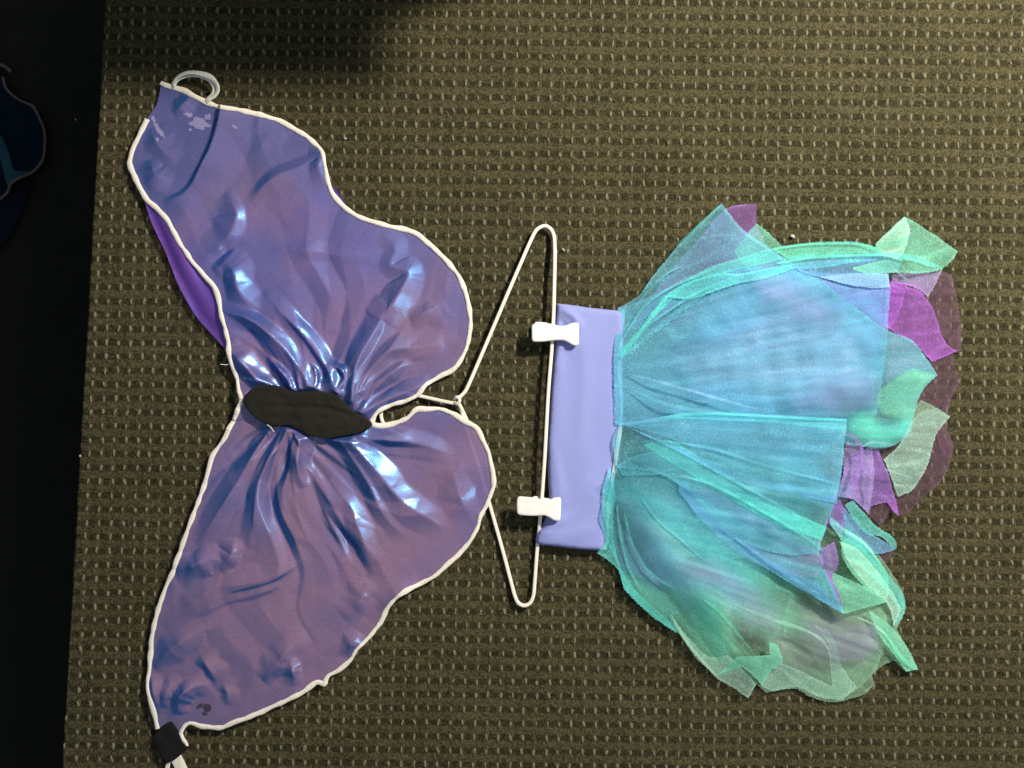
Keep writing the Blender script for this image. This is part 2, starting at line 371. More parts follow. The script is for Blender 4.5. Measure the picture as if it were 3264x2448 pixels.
# ---------------------------------------------------------------- setting: floor, step, carpet
EDGE_TOP, EDGE_BOT = 331.0, 194.0            # carpet edge in the photograph at y=0 and y=2448
FZ = -0.30
def edge_x(y): return EDGE_TOP + (EDGE_BOT - EDGE_TOP) * y / 2448.0
PX, PY, SH, RS = 38.45, 44.4, -0.044, 0.014    # carpet pitch and slants in pixels
Y0, Y1, X1 = -520, 2980, 3820
def build_carpet():
    st = 5.2
    nx = int((X1 - 190) / st); ny = int((Y1 - Y0) / st)
    J, I = np.meshgrid(np.arange(ny + 1), np.arange(nx + 1), indexing='ij')
    y = Y0 + (Y1 - Y0) * J / ny
    xl = edge_x(y); x = xl + (X1 - xl) * (I / nx)
    x = np.where(I > 0, x, x + noise(J * .35, J * 0 + .5, 4) * 3.0)
    v = (y - RS * (x - 1632)) / PY; u = (x - SH * y) / PX
    fv = np.abs((v + .5) % 1 - .5); fu = np.abs(u % 1 - .5)
    dark = np.clip((.31 - fv) / .12, 0, 1) * np.clip((.42 - fu) / .12, 0, 1)
    z = -.0016 - .0003 * dark + rng.uniform(-.0006, .0006, x.shape) + .0005 * np.sin(u * 2 * np.pi * 4) + .0004 * np.sin(v * 2 * np.pi * 4.5)
    z = np.where(I == 0, z - .002, z)
    xy = W(np.stack([x.ravel(), y.ravel()], 1))
    co = np.column_stack([xy, z.ravel()]).astype(np.float32)
    # rim going down over the edge of the step
    me = bpy.data.meshes.new('carpet')
    idx = (J * (nx + 1) + I)
    a, b, c, d = idx[:-1, :-1].ravel(), idx[1:, :-1].ravel(), idx[1:, 1:].ravel(), idx[:-1, 1:].ravel()
    quads = np.stack([a, b, c, d], 1)
    rim = co[idx[:, 0]].copy(); rim[:, 2] = -.010; rim[:, 0] -= .0006
    r0 = len(co); co = np.vstack([co, rim]); ri = r0 + np.arange(ny + 1)
    quads = np.vstack([quads, np.stack([idx[:-1, 0], ri[:-1], ri[1:], idx[1:, 0]], 1)])
    me.vertices.add(len(co)); me.vertices.foreach_set('co', co.ravel())
    me.loops.add(quads.size); me.loops.foreach_set('vertex_index', quads.ravel().astype(np.int32))
    me.polygons.add(len(quads)); me.polygons.foreach_set('loop_start', np.arange(0, quads.size, 4, dtype=np.int32)); me.polygons.foreach_set('loop_total', np.full(len(quads), 4, np.int32))
    uvl = me.uv_layers.new(name='weave')
    uvv = np.column_stack([np.concatenate([u.ravel(), u[:, 0]]), np.concatenate([v.ravel(), v[:, 0]])])
    uvl.data.foreach_set('uv', uvv[quads.ravel()].astype(np.float32).ravel())
    me.update(calc_edges=True); me.validate()
    me.materials.append(M['carpet'])
    o = bpy.data.objects.new('carpet', me); COL.objects.link(o); o['kind'] = 'structure'
    # pale tufts: one loop of yarn standing up per weave cell
    ring = [(0, .5, .0), (.35, .38, .0), (.5, 0, 0), (.35, -.38, 0), (0, -.5, 0), (-.35, -.38, 0), (-.5, 0, 0), (-.35, .38, 0)]
    V = []; F = []
    i0 = int((150) / PX); 
    for j in range(int(Y0 / PY) - 1, int(Y1 / PY) + 2):
        for i in range(2, int(3900 / PX) + 4):
            # solve for the pixel of weave cell (i, j)
            y = j * PY; x = i * PX + SH * y
            for _ in range(2):
                y = j * PY + RS * (x - 1632); x = i * PX + SH * y
            x += random.gauss(0, 1.5); y += random.gauss(0, 1.8)
            if x < edge_x(y) + 5 or x > X1 - 10 or y < Y0 + 8 or y > Y1 - 8: continue
            if random.random() < .012: continue
            w = random.uniform(6.0, 10.8); l = random.uniform(15, 26); an = random.gauss(.05, .12); h = random.uniform(.0001, .0006)
            sk = random.gauss(0, .18)
            b = len(V); ca, sa = math.cos(an), math.sin(an)
            for sc_, zz in ((1.0, -.0026), (.92, .4 * h - .0011), (.55, h - .0009)):
                for rx, ry, _z in ring:
                    px = rx * w * sc_ + sk * ry * w; py = ry * l * sc_
                    qx = x + px * ca - py * sa; qy = y + px * sa + py * ca
                    V.append(((qx - 1632) * S, (1224 - qy) * S, zz))
            for r in range(2):
                for k in range(8):
                    k2 = (k + 1) % 8; F.append((b + r * 8 + k2, b + r * 8 + k, b + r * 8 + 8 + k, b + r * 8 + 8 + k2))
            F.append(tuple(b + 16 + k for k in range(7, -1, -1)))
    # stray fibres and fluff lying on the pile
    FV = []; FF = []
    for _ in range(420):
        x, y = random.uniform(340, 3300), random.uniform(-60, 2500); a = random.uniform(0, 2 * math.pi); cv = random.gauss(0, .5); L = random.uniform(8, 30); wd = random.uniform(.7, 1.5)
        b = len(FV)
        for q in range(6):
            nx_, ny_ = -math.sin(a), math.cos(a)
            for sgn in (-1, 1): FV.append(((x + nx_ * wd * sgn * .5 - 1632) * S, (1224 - y - ny_ * wd * sgn * .5) * S, .0004 + .0005 * math.sin(q)))
            x += math.cos(a) * L / 5; y += math.sin(a) * L / 5; a += cv
        for q in range(5): FF.append((b + q * 2, b + q * 2 + 1, b + q * 2 + 3, b + q * 2 + 2))
    fl = mesh_obj('carpet_fluff', FV, FF, M['tuft'], o); fl['kind'] = 'stuff'
    t = mesh_obj('carpet_tufts', V, F, M['tuft'], o); t['kind'] = 'stuff'
    return o
carpet = build_carpet()
# the carpeted step's riser and the black floor below it
a = W([(edge_x(Y0) + 4, Y0)])[0]; b = W([(edge_x(Y1) + 4, Y1)])[0]; r = W([(X1, Y0), (X1, Y1)])
tz = -.0085
step = mesh_obj('step', [(a[0], a[1], tz), (b[0], b[1], tz), (r[1][0], r[1][1], tz), (r[0][0], r[0][1], tz),
                         (a[0], a[1], FZ - .01), (b[0], b[1], FZ - .01), (r[1][0], r[1][1], FZ - .01), (r[0][0], r[0][1], FZ - .01)],
                [(0, 1, 2, 3), (0, 4, 5, 1), (1, 5, 6, 2), (2, 6, 7, 3), (3, 7, 4, 0)], M['step'], None, False); step['kind'] = 'structure'
def build_floor():
    n = 120; X, Y = np.meshgrid(np.linspace(-1.6, -.3, n), np.linspace(-1.0, 1.0, n))
    Z = FZ - .001 + fbm(X * 60, Y * 60, 5) * .0005
    V = np.column_stack([X.ravel(), Y.ravel(), Z.ravel()]); F = [(j * n + i, j * n + i + 1, (j + 1) * n + i + 1, (j + 1) * n + i) for j in range(n - 1) for i in range(n - 1)]
    b0 = len(V); V = np.vstack([V, [(-3, -3, FZ - .004), (3, -3, FZ - .004), (3, 3, FZ - .004), (-3, 3, FZ - .004)]]); F.append((b0, b0 + 1, b0 + 2, b0 + 3))
    o = mesh_obj('floor', V, F, M['floor']); o['kind'] = 'structure'
build_floor()

# ---------------------------------------------------------------- fairy wings
c2 = lambda p: cr(p, 400, 200, .4973)
c3 = lambda p: cr(p, 600, 900, .4973)
c4 = lambda p: cr(p, 400, 1500, .4973)
c5 = lambda p: cr(p, 0, 1700, .452)
OUT = [(510,262),(534,272),(589,289),(619,306),(654,323),(683,336),(708,348),(768,355),(838,370),(892,385),(937,410),(974,432),(1007,461),(1030,491),(1039,538),(1049,590),(1070,632),(1107,668),(1149,694),(1195,709),(1254,724),(1302,734),(1340,754),(1389,797),(1432,842),(1467,890),(1487,943),(1500,1014),(1498,1058),(1488,1106),(1469,1149),(1440,1180),(1402,1201),(1362,1224),(1327,1261),(1293,1278),(1245,1290),(1209,1309),(1189,1335),(1186,1350),(1204,1356),(1255,1351),(1298,1332),(1329,1305),(1364,1304),(1405,1304),(1443,1319),(1481,1341),(1520,1367),(1541,1405),(1560,1454),(1573,1518),(1573,1550),(1558,1593),(1533,1643),(1518,1692),(1485,1742),(1440,1787),(1391,1831),(1342,1861),(1302,1876),(1261,1907),(1235,1939),(1210,1988),(1171,2037),(1136,2072),(1115,2107),(1081,2135),(1046,2155),(1034,2182),(1012,2175),(964,2205),(919,2229),(859,2256),(795,2284),(748,2300),(705,2316),(651,2314),(612,2303),(590,2312),(578,2342),(597,2376),
       (560,2374),(520,2345),(504,2322),(494,2274),(481,2220),(473,2184),(475,2143),(479,2098),(484,2035),(495,1980),(513,1917),(536,1858),(562,1799),(600,1690),(642,1575),(665,1500),(680,1450),(715,1400),(741,1350),(764,1298),(773,1270),(765,1243),(751,1193),(739,1139),(724,1064),(706,990),(686,921),(650,876),(615,837),(570,767),(540,712),(505,668),(471,638),(446,598),(419,543),(411,518),(421,478),(441,434),(470,374),(497,329),(507,292)]
K_TRIM_END = OUT.index((597, 2376)); K_TRIM2 = OUT.index((504, 2322)); K_TRIM2_END = OUT.index((470, 374))
outline = spline(OUT, 5.0, True, sharp=(0, OUT.index((1034,2182)),))
# small irregularities of a hand-sewn edge
s_ = np.arange(len(outline)); tt_ = np.roll(outline, -1, 0) - np.roll(outline, 1, 0); tt_ /= np.linalg.norm(tt_, axis=1)[:, None]
outline = outline + np.stack([-tt_[:, 1], tt_[:, 0]], 1) * (noise(s_ * .11, s_ * 0, 3) * 2.2)[:, None]

# folds: (line, half-width one side, half-width other side, height mm, fade at start, fade at end)
FOLDS = [
 # upper wing
 (c2([(622,305),(600,400),(570,500),(530,600),(480,690),(430,780),(370,845),(240,900)]), 10, 60, 6.5, 0, 1),
 (c2([(640,830),(690,900),(720,980),(690,1080),(650,1140),(500,1330)]), 40, 18, 5, 1, 1),
 (c2([(560,1330),(640,1290),(700,1330),(730,1450),(780,1540),(860,1610)]), 28, 34, 7, 1, 1),
 (c3([(120,150),(240,190),(400,235),(520,320),(640,440),(730,560),(800,690)]), 30, 24, 10, 1, 0),
 (c3([(480,60),(600,190),(730,320),(820,440),(900,560),(960,700)]), 36, 22, 8, 1, 0),
 (c2([(1640,1090),(1730,1190),(1700,1300),(1810,1340),(1790,1430),(1700,1570),(1640,1649)]) + c3([(1280,170),(1190,330),(1110,470),(1070,600),(1060,760)]), 26, 30, 8, 1, 0),
 (c2([(1820,1640),(1930,1600),(2050,1530)]), 34, 18, 4, 1, 1),
 (c2([(800,900),(880,800),(980,730),(1100,680),(1250,590)]), 26, 16, 3.2, 1, 1),
 (c2([(930,1190),(1200,1210),(1420,1240),(1660,1260)]), 16, 22, 1.8, 1, 1),
 (c2([(1170,590),(1250,610),(1240,680),(1290,800)]), 22, 22, 4, 1, 1),
 (c2([(150,620),(200,720),(300,760)]), 30, 24, 3.5, 1, 1),
 (c2([(300,320),(380,260),(420,180)]), 24, 20, 3.5, 1, 1),
 (c2([(150,420),(230,560),(330,640)]), 20, 30, 3, 1, 1),
 (c3([(1420,480),(1330,560),(1240,640),(1150,760),(1120,830)]), 24, 18, 5, 1, 0),
 (c3([(1640,390),(1450,420),(1300,440),(1180,560),(1100,700)]), 34, 26, 6, 1, 0),
 (c3([(1560,640),(1400,700),(1250,760),(1140,830)]), 24, 18, 5, 1, 0),
 (c3([(240,400),(330,480),(420,580),(500,690)]), 22, 26, 8, 1, 0),
 (c3([(520,470),(600,560),(660,640),(690,720)]), 14, 12, 8, 1, 0),
 (c3([(760,480),(820,560),(830,640),(800,720)]), 12, 12, 7, 1, 0),
 (c3([(900,520),(990,560),(1010,620),(960,690)]), 12, 14, 7, 1, 0),
 (c3([(700,560),(720,640),(740,720)]), 12, 14, 7, 1, 0),
 # lower wing
 (c3([(560,900),(480,1020),(420,1120),(330,1280),(240,1420),(140,1570),(60,1680)]), 26, 20, 9, 0, 1),
 (c3([(660,920),(600,1030),(520,1150),(460,1300),(440,1450),(420,1600),(380,1700)]), 24, 30, 9, 0, 1),
 (c3([(740,950),(720,1080),(720,1200),(740,1320)]), 28, 24, 10, 0, 1),
 (c3([(690,1000),(650,1200),(610,1350),(620,1480)]), 12, 26, 5, 0, 1),
 (c3([(1000,960),(1080,1050),(1180,1160),(1280,1290),(1400,1420),(1560,1520),(1650,1600)]), 40, 30, 9, 0, 1),
 (c3([(1080,960),(1180,1000),(1320,1010),(1500,1040),(1700,1110)]), 26, 22, 7, 0, 1),
 (c3([(950,960),(1060,1120),(1160,1280),(1230,1440),(1320,1560),(1420,1640)]), 22, 24, 6, 0, 1),
 (c3([(880,1240),(980,1360),(1060,1460),(1100,1580),(1150,1720),(1190,1820)]), 30, 26, 6, 1, 1),
 (c3([(860,1440),(900,1520),(960,1620),(1020,1740)]), 10, 40, 4, 1, 1),
 (c4([(1180,540),(1060,630),(900,720),(700,770),(520,840),(380,930),(260,1030)]), 40, 22, 5, 1, 1),
 (c4([(320,640),(450,600),(560,560),(660,600)]), 34, 26, 6, 1, 1),
 (c4([(700,430),(690,540),(600,640)]), 30, 20, 5, 1, 1),
 (c4([(180,1260),(260,1180),(370,1090),(520,1010),(560,1040)]), 26, 28, 5.5, 1, 1),
 (c4([(480,1180),(560,1290),(590,1380)]), 14, 30, 3.5, 1, 1),
 (c4([(620,1350),(660,1430),(650,1500)]), 14, 22, 2.5, 1, 1),
 (c4([(880,1340),(980,1230),(1050,1140),(1160,1040)]), 24, 34, 5, 1, 1),
 (c4([(1060,1180),(1080,1280),(1090,1380)]), 24, 16, 4, 1, 1),
 (c4([(1560,700),(1500,850),(1400,950)]), 34, 20, 4.5, 1, 1),
 (c4([(1500,1040),(1440,1130),(1430,1200)]), 20, 22, 4, 1, 1),
 (c4([(350,1560),(350,1460),(430,1380),(560,1360)]), 24, 20, 6, 1, 1),
 (c4([(240,1520),(280,1400),(370,1340)]), 16, 20, 4, 1, 1),
 (c4([(170,1300),(190,1420),(210,1560)]), 18, 24, 4, 1, 1),
 (c4([(1880,720),(1720,800),(1620,900)]), 20, 16, 3, 1, 1),
 (c3([(1680,1180),(1720,1300),(1760,1420),(1830,1560)]), 40, 30, 4, 1, 1),
]
VALLEYS = [
 (c3([(600,210),(700,330),(800,470),(880,600)]), 16, 16, 3.5, 1, 0),
 (c4([(1280,250),(1380,390),(1470,530),(1570,700)]), 13, 13, 4, 1, 1),
 (c4([(1180,560),(1000,690),(800,760),(600,800),(430,900),(300,1000)]), 13, 14, 3, 1, 1),
 (c3([(1160,990),(1260,1050),(1400,1060),(1560,1060)]), 14, 14, 3, 0, 1),
 (c3([(520,950),(400,1060),(240,1200)]), 22, 20, 4, 0, 1),
 (c2([(660,1130),(640,1210),(500,1330)]), 13, 13, 3, 1, 1),
]
FL = [(spline(l, 12, False), a, b, h, s, e) for l, a, b, h, s, e in FOLDS] + [(spline(l, 12, False), a, b, -h, s, e) for l, a, b, h, s, e in VALLEYS]
PATCH_C = np.array([980., 1320.])
FELT = c3([(362,770),(375,720),(420,675),(490,656),(570,663),(640,690),(680,705),(760,700),(830,698),(900,708),(960,730),(1000,770),(1040,815),(1100,850),(1160,885),(1177,915),(1140,945),(1070,970),(980,985),(900,1001),(830,992),(780,982),(730,952),(690,930),(640,915),(560,922),(500,907),(440,872),(395,830)])
felt = spline(FELT, 5, True)
HOOK_UNDER = [(1370,1268),(1290,1253),(1250,1258),(1224,1284),(1213,1320),(1222,1352),(1256,1377),(1298,1398),(1318,1410)]
def facet(u, v, seed):
    """crumple: random heights joined by flat triangles, so the cloth breaks into planes with crisp creases"""
    i = np.floor(u); j = np.floor(v); fx = u - i; fy = v - j; i = i.astype(np.int64); j = j.astype(np.int64)
    a, b, c, d = _hash(i, j, seed), _hash(i + 1, j, seed), _hash(i, j + 1, seed), _hash(i + 1, j + 1, seed)
    return np.where(fx + fy < 1, a + fx * (b - a) + fy * (c - a), d + (1 - fx) * (c - d) + (1 - fy) * (b - d)) - .5
def radial_crumple(x, y, cx, cy, seed, ncell):
    dx, dy = x - cx, y - cy; r = np.hypot(dx, dy) + 1e-6; th = np.arctan2(dy, dx)
    u = th * ncell + .9 * noise(x * .004, y * .004, seed + 1) * np.clip(r / 500, 0, 1); v = np.log(r + 60) * 2.1 + .8 * noise(x * .003, y * .003, seed + 2)
    cell = np.minimum(r, 900) / ncell * S
    sl = .11 + .58 * np.exp(-((r - 60) / 330) ** 2)
    return facet(u + v * .5, v, seed) * cell * sl
def wing_h(p):
    x, y = p[:, 0], p[:, 1]
    wx = x + 40 * noise(x * .006, y * .006, 41); wy = y + 40 * noise(x * .006, y * .006, 43)
    z = .0062 + .0008 * fbm(wx * .0032, wy * .0032, 11, 2)
    up = 1 / (1 + np.exp((y - 1325 - (x - 960) * .12) / 14))
    z = z + up * radial_crumple(x, y, 960, 1330, 301, 7.0) + (1 - up) * radial_crumple(x, y, 930, 1340, 302, 7.4)
    z = z + .0013 * facet(wx * .011 + wy * .004, wy * .009 - wx * .003, 305) + .0005 * facet(wx * .024 - wy * .01, wy * .021, 306)
    add = np.zeros(len(p)); sub = np.zeros(len(p))
    for l, a, b, h, s, e in FL:
        lo = l.min(0) - 4.5 * max(a, b); hi = l.max(0) + 4.5 * max(a, b)
        m = (x > lo[0]) & (x < hi[0]) & (y > lo[1]) & (y < hi[1])
        if not m.any(): continue
        d, t, sd = polydist(p[m], l)
        w = np.where(sd > 0, a, b) * (1.05 + .35 * noise(t * 4, t * 0 + a * .37, 15))
        env = np.ones(len(d))
        if s: env *= np.clip(t / .35, 0, 1) ** .8
        if e: env *= np.clip((1 - t) / .5, 0, 1) ** .9
        wob = 1 + .3 * noise(t * 3, t * 0 + h, 5)
        pr = h * .00115 * env * wob * (np.sqrt(np.maximum(1 - d / (w * 1.7), 0) ** 2 + .004) - .063)
        if h > 0: add[m] = np.maximum(add[m], pr) + .35 * np.minimum(add[m], pr)
        else: sub[m] = np.minimum(sub[m], pr)
    z = z + add + sub
    # gathered under the felt patch
    d, t, sd = polydist(p, [(800,1275),(900,1305),(1050,1330),(1170,1350)])
    g = np.exp(-(d / 60) ** 2)
    z = z + .003 * g
    m = (x > 740) & (x < 1230) & (y > 1180) & (y < 1440)
    if m.any():
        d, t, sd = polydist(p[m], felt, True); d = np.where(inside(p[m], felt), -d, d)
        z[m] = np.minimum(z[m], .0100 + np.maximum(d + 4, 0) * S * 1.1)
    for l in ([(1470,1300),(1492,1385),(1526,1490),(1564,1622)], HOOK_UNDER):
        d, t, sd = polydist(p, l); z = np.maximum(z, .0056 * np.exp(-(d / 22) ** 4))
    return np.maximum(z, .0032 + .0006 * noise(x * .03, y * .03, 2))

wings = thing('fairy_wings', 'iridescent purple fabric wings with cream stitched edge spread on the carpet', 'costume wings')
wp = sheet('wing_fabric', outline, 4.8, wing_h, M['wing'], wings, zn=.006)
def trim_run(path, name='edge_trim', parent=wings):
    q = spline(path, 2.0, False); z = wing_h(q) + .0004
    return strip(name, q, z, 14.5, .0014, M['trim'], parent, 8, 0, .22, zn=.006, wvar=.4, seed=random.randint(1, 99))
n_ = len(outline)
def seg_index(pt): return int(np.argmin(((outline - np.array(pt)) ** 2).sum(1)))
i1 = seg_index((597, 2376)); i2 = seg_index((504, 2322)); i3 = seg_index((470, 374))
trim_run(outline[0:i1 + 1:3]); trim_run(outline[i2:i3 + 1:3])
# violet underlayer showing past the edge
UND = [(466,634),(478,690),(505,752),(533,812),(566,897),(606,975),(634,1019),(676,1066),(721,1120),(760,1200),(880,1250),(1020,1200),(1200,1050),(1240,860),(1180,730),(1112,664),(1087,628),(1060,594),(1020,600),(800,640),(600,680),(505,640)]
und = spline(UND, 7, True)
def under_h(p):
    x, y = p[:, 0], p[:, 1]
    d, t, s = polydist(p, [(480,660),(560,850),(640,1000),(730,1110)])
    return .0024 + .0045 * np.exp(-((d - 26) / 30) ** 2) * (x < 780) * np.clip((780 - x) / 200, 0, 1) + .0006 * noise(x * .012, y * .012, 8)
sheet('underlayer_fabric', und, 9, lambda p: np.minimum(under_h(p), np.where(inside(p, outline), wing_h(p) - .0012, 1)), M['under'], wings, zn=.004)
# felt patch over the gathers
def felt_top(p):
    d, t, s = polydist(p, c3([(520,790),(700,800),(900,805),(1040,850)]))
    d2, *_ = polydist(p, felt, True)
    return .0016 * np.clip(d2 / 40, 0, 1) ** .6 - .0024 * np.exp(-(d / 8) ** 2) + (.0022 * noise(p[:, 0] * .016, p[:, 1] * .022, 77) + .0008 * noise(p[:, 0] * .05, p[:, 1] * .05, 78)) * np.clip(d2 / 25, 0, 1)
slab('felt_patch', felt, .0100, .0165, M['felt'], wings, .0008, zn=.014, top=felt_top)
# stretchy loop at the upper tip
lp = spline(c2([(296,150),(300,122),(335,88),(400,66),(480,72),(550,97),(585,140),(590,175),(570,205),(520,232),(508,240)]), 4, False)
tl = np.linspace(0, 1, len(lp))
strip('elastic_loop', lp, .006 + .006 * np.sin(tl * math.pi), 17, .0012, M['elastic'], wings, 8, np.interp(tl, [0, .4, .7, 1], [.6, .55, -.5, -.2]), .1, zn=.01)
lp2 = spline(c2([(300,150),(318,118),(352,96),(410,82),(478,88),(535,112),(562,145),(566,176),(550,204),(516,230),(506,240)]), 4, False)
strip('elastic_loop', lp2, .0045 + .004 * np.sin(np.linspace(0, 1, len(lp2)) * math.pi), 11, .0011, M['elastic'], wings, 8, .2, .1, zn=.008)
# black tape tab and ribbon ends at the lower tip
TAB = c5([(1128,1372),(1200,1330),(1232,1360),(1262,1410),(1290,1470),(1328,1512),(1285,1552),(1222,1602),(1168,1617),(1130,1560),(1098,1500),(1088,1432)])
slab('tape_tab', spline(TAB, 4, True), .006, .0085, M['blacktape'], wings, .0007, zn=.008, top=lambda p: .0008 * noise(p[:, 0] * .03, p[:, 1] * .03, 3))
slab('ribbon_end', spline(c5([(1208,1604),(1275,1556),(1322,1655),(1352,1725),(1290,1760),(1250,1690)]), 6, True, sharp=(0,1,3,4)), .0045, .0057, M['ribbon'], wings, .0004, zn=.005)
slab('ribbon_end', spline(c5([(1172,1622),(1206,1604),(1198,1640),(1196,1700),(1180,1740),(1160,1730),(1164,1660)]), 6, True, sharp=(0,1,4,5)), .0035, .0045, M['ribbon'], wings, .0004, zn=.004)
# dried glue and scorch marks on the cloth, loose threads
def blob(cx, cy, r, mat, name, sx=1.0, sy=1.0, rot=0.0, seed=1):
    a = np.linspace(0, 2 * np.pi, 26, endpoint=False)
    rr = r * (1 + .55 * noise(np.cos(a) * 1.6 + seed, np.sin(a) * 1.6, seed))
    q = np.stack([np.cos(a) * rr * sx, np.sin(a) * rr * sy], 1); c, s = math.cos(rot), math.sin(rot)
    q = np.stack([cx + q[:, 0] * c - q[:, 1] * s, cy + q[:, 0] * s + q[:, 1] * c], 1)
    return sheet(name, q, 5, lambda p: wing_h(p) + .0004, mat, wings, zn=.006)
for cx, cy, r, sx, sy, ro, sd in ((632,392,26,1.25,.75,.25,1),(600,365,11,1.3,.6,.2,2),(663,372,12,1,.7,.3,3),(498,405,12,.55,1.7,-.4,4),(515,424,10,.6,1.4,-.5,5),(487,378,8,.7,1.3,-.3,6),(503,445,6,.8,1.2,0,7),(605,412,5,1,1,0,8),(752,408,7,1.5,.6,.6,9)):
    blob(cx, cy, r, M['glue'], 'glue_stain', sx, sy, ro, sd)
for cx, cy, r, sx, sy, ro, sd in ((661,2254,13,.9,1.1,.5,11),(640,2248,10,1.4,.6,-.6,12),(655,2272,7,1.2,.6,.3,13)):
    blob(cx, cy, r, M['scorch'], 'scorch_mark', sx, sy, ro, sd)
for pts, z in ((c3([(205,525),(250,528),(285,515),(300,530)]), .009), (c3([(505,912),(530,930),(550,960)]), .018)):
    strip('loose_thread', spline(pts, 3, False), z, 2.4, .0008, M['trim'], wings, 6, zn=z)
# ---------------------------------------------------------------- wire hanger with clips
hang = thing('clothes_hanger', 'white wire hanger with two plastic clips holding the skirt waistband', 'hanger')
def wire(name, pts, zs, parent, r=5.8, step_=7):
    q = spline(pts, step_, False)
    # heights follow the same parameter as the points
    P = np.asarray(pts, float); cum = np.concatenate([[0], np.cumsum(np.linalg.norm(np.diff(P, axis=0), axis=1))])
    qc = np.concatenate([[0], np.cumsum(np.linalg.norm(np.diff(q, axis=0), axis=1))])
    z = np.interp(qc / qc[-1], cum / cum[-1], zs)
    return strip(name, q, z, 2 * r, 2 * r * S, M['wire'], parent, 10, zn=.006)
HP = [(1457,1269),(1470,1262),(1488,1240),(1560,1073),(1620,932),(1690,770),(1704,742),(1716,728),(1738,720),(1757,732),(1766,755),(1768,800),(1767,867),(1763,1012),(1757,1120),(1747,1246),(1735,1461),(1725,1609),(1718,1693),(1712,1756),(1704,1862),(1700,1900),(1689,1923),(1670,1931),(1652,1922),(1641,1900),(1634,1876),(1602,1756),(1564,1622),(1526,1490),(1492,1385),(1478,1334),(1466,1292),(1455,1277)]
HZ = [.010]*3 + [.008]*2 + [.006]*6 + [.008] + [.011] + [.013]*4 + [.010] + [.0052] + [.0045] + [.005]*5 + [.004] + [.003] + [.0024] + [.0022]*2 + [.0024] + [.0036] + [.0066]*2
wire('wire_frame', HP, HZ[:len(HP)] if len(HZ) >= len(HP) else HZ + [.007] * (len(HP) - len(HZ)), hang)
HK = [(1493,1352),(1480,1322),(1466,1292),(1458,1285),(1440,1284),(1400,1276),(1345,1264),(1290,1253),(1250,1258),(1224,1284),(1213,1320),(1222,1352),(1256,1377),(1298,1398),(1318,1410)]
wire('hook', HK, [.0026,.0042,.0075,.0085,.008,.0055,.0026] + [.0022] * 8, hang, 5.6)
wire('neck_twist', [(1450,1272),(1456,1266),(1464,1268),(1466,1278),(1458,1286),(1450,1282)], [.0085,.0115,.0125,.0125,.0115,.0085], hang, 5.6, 3)
cA = lambda p: cr(p, 1400, 650, .3617)
cC = lambda p: cr(p, 1400, 1250, .4219)
def clip(front, back, sh):
    f = slab('clip', spline(front, 4, True), .0165, .0215, M['plastic'], hang, .0013, zn=.018, top=lambda p: .0004 * noise(p[:, 0] * .04, p[:, 1] * .04, 5))
    slab('clip_jaw', spline(back, 4, True), .0035, .0085, M['plastic'], f, .0011, zn=.006)
    c = np.mean(front, 0) + np.array(sh)
    slab('clip_hinge', spline([(c[0]-16, c[1]-20), (c[0]+14, c[1]-20), (c[0]+14, c[1]+20), (c[0]-16, c[1]+20)], 4, True, sharp=(0,1,2,3)), .0084, .0166, M['plastic'], f, .0006, zn=.012)
FR1 = cA([(815,1075),(835,1058),(900,1056),(990,1058),(1070,1077),(1120,1070),(1170,1050),(1215,1048),(1230,1062),(1230,1150),(1227,1235),(1208,1250),(1175,1245),(1120,1215),(1080,1202),(1000,1206),(900,1216),(830,1214),(815,1195),(814,1130)])
BK1 = cA([(840,1055),(852,1040),(920,1044),(985,1052),(1060,1072),(1120,1068),(1180,1052),(1215,1060),(1215,1230),(1120,1200),(1000,1200),(850,1205),(836,1130)])
FR2 = cC([(588,805),(602,787),(660,790),(720,797),(790,814),(830,811),(872,795),(910,795),(920,810),(919,880),(914,955),(900,971),(868,967),(830,945),(795,930),(720,932),(650,930),(600,922),(587,905),(585,850)])
BK2 = cC([(700,795),(716,786),(760,788),(805,800),(850,802),(905,800),(908,880),(904,950),(850,950),(800,925),(720,922),(640,915),(640,820)])
clip(FR1, BK1, (0, 0)); clip(FR2, BK2, (0, 0))

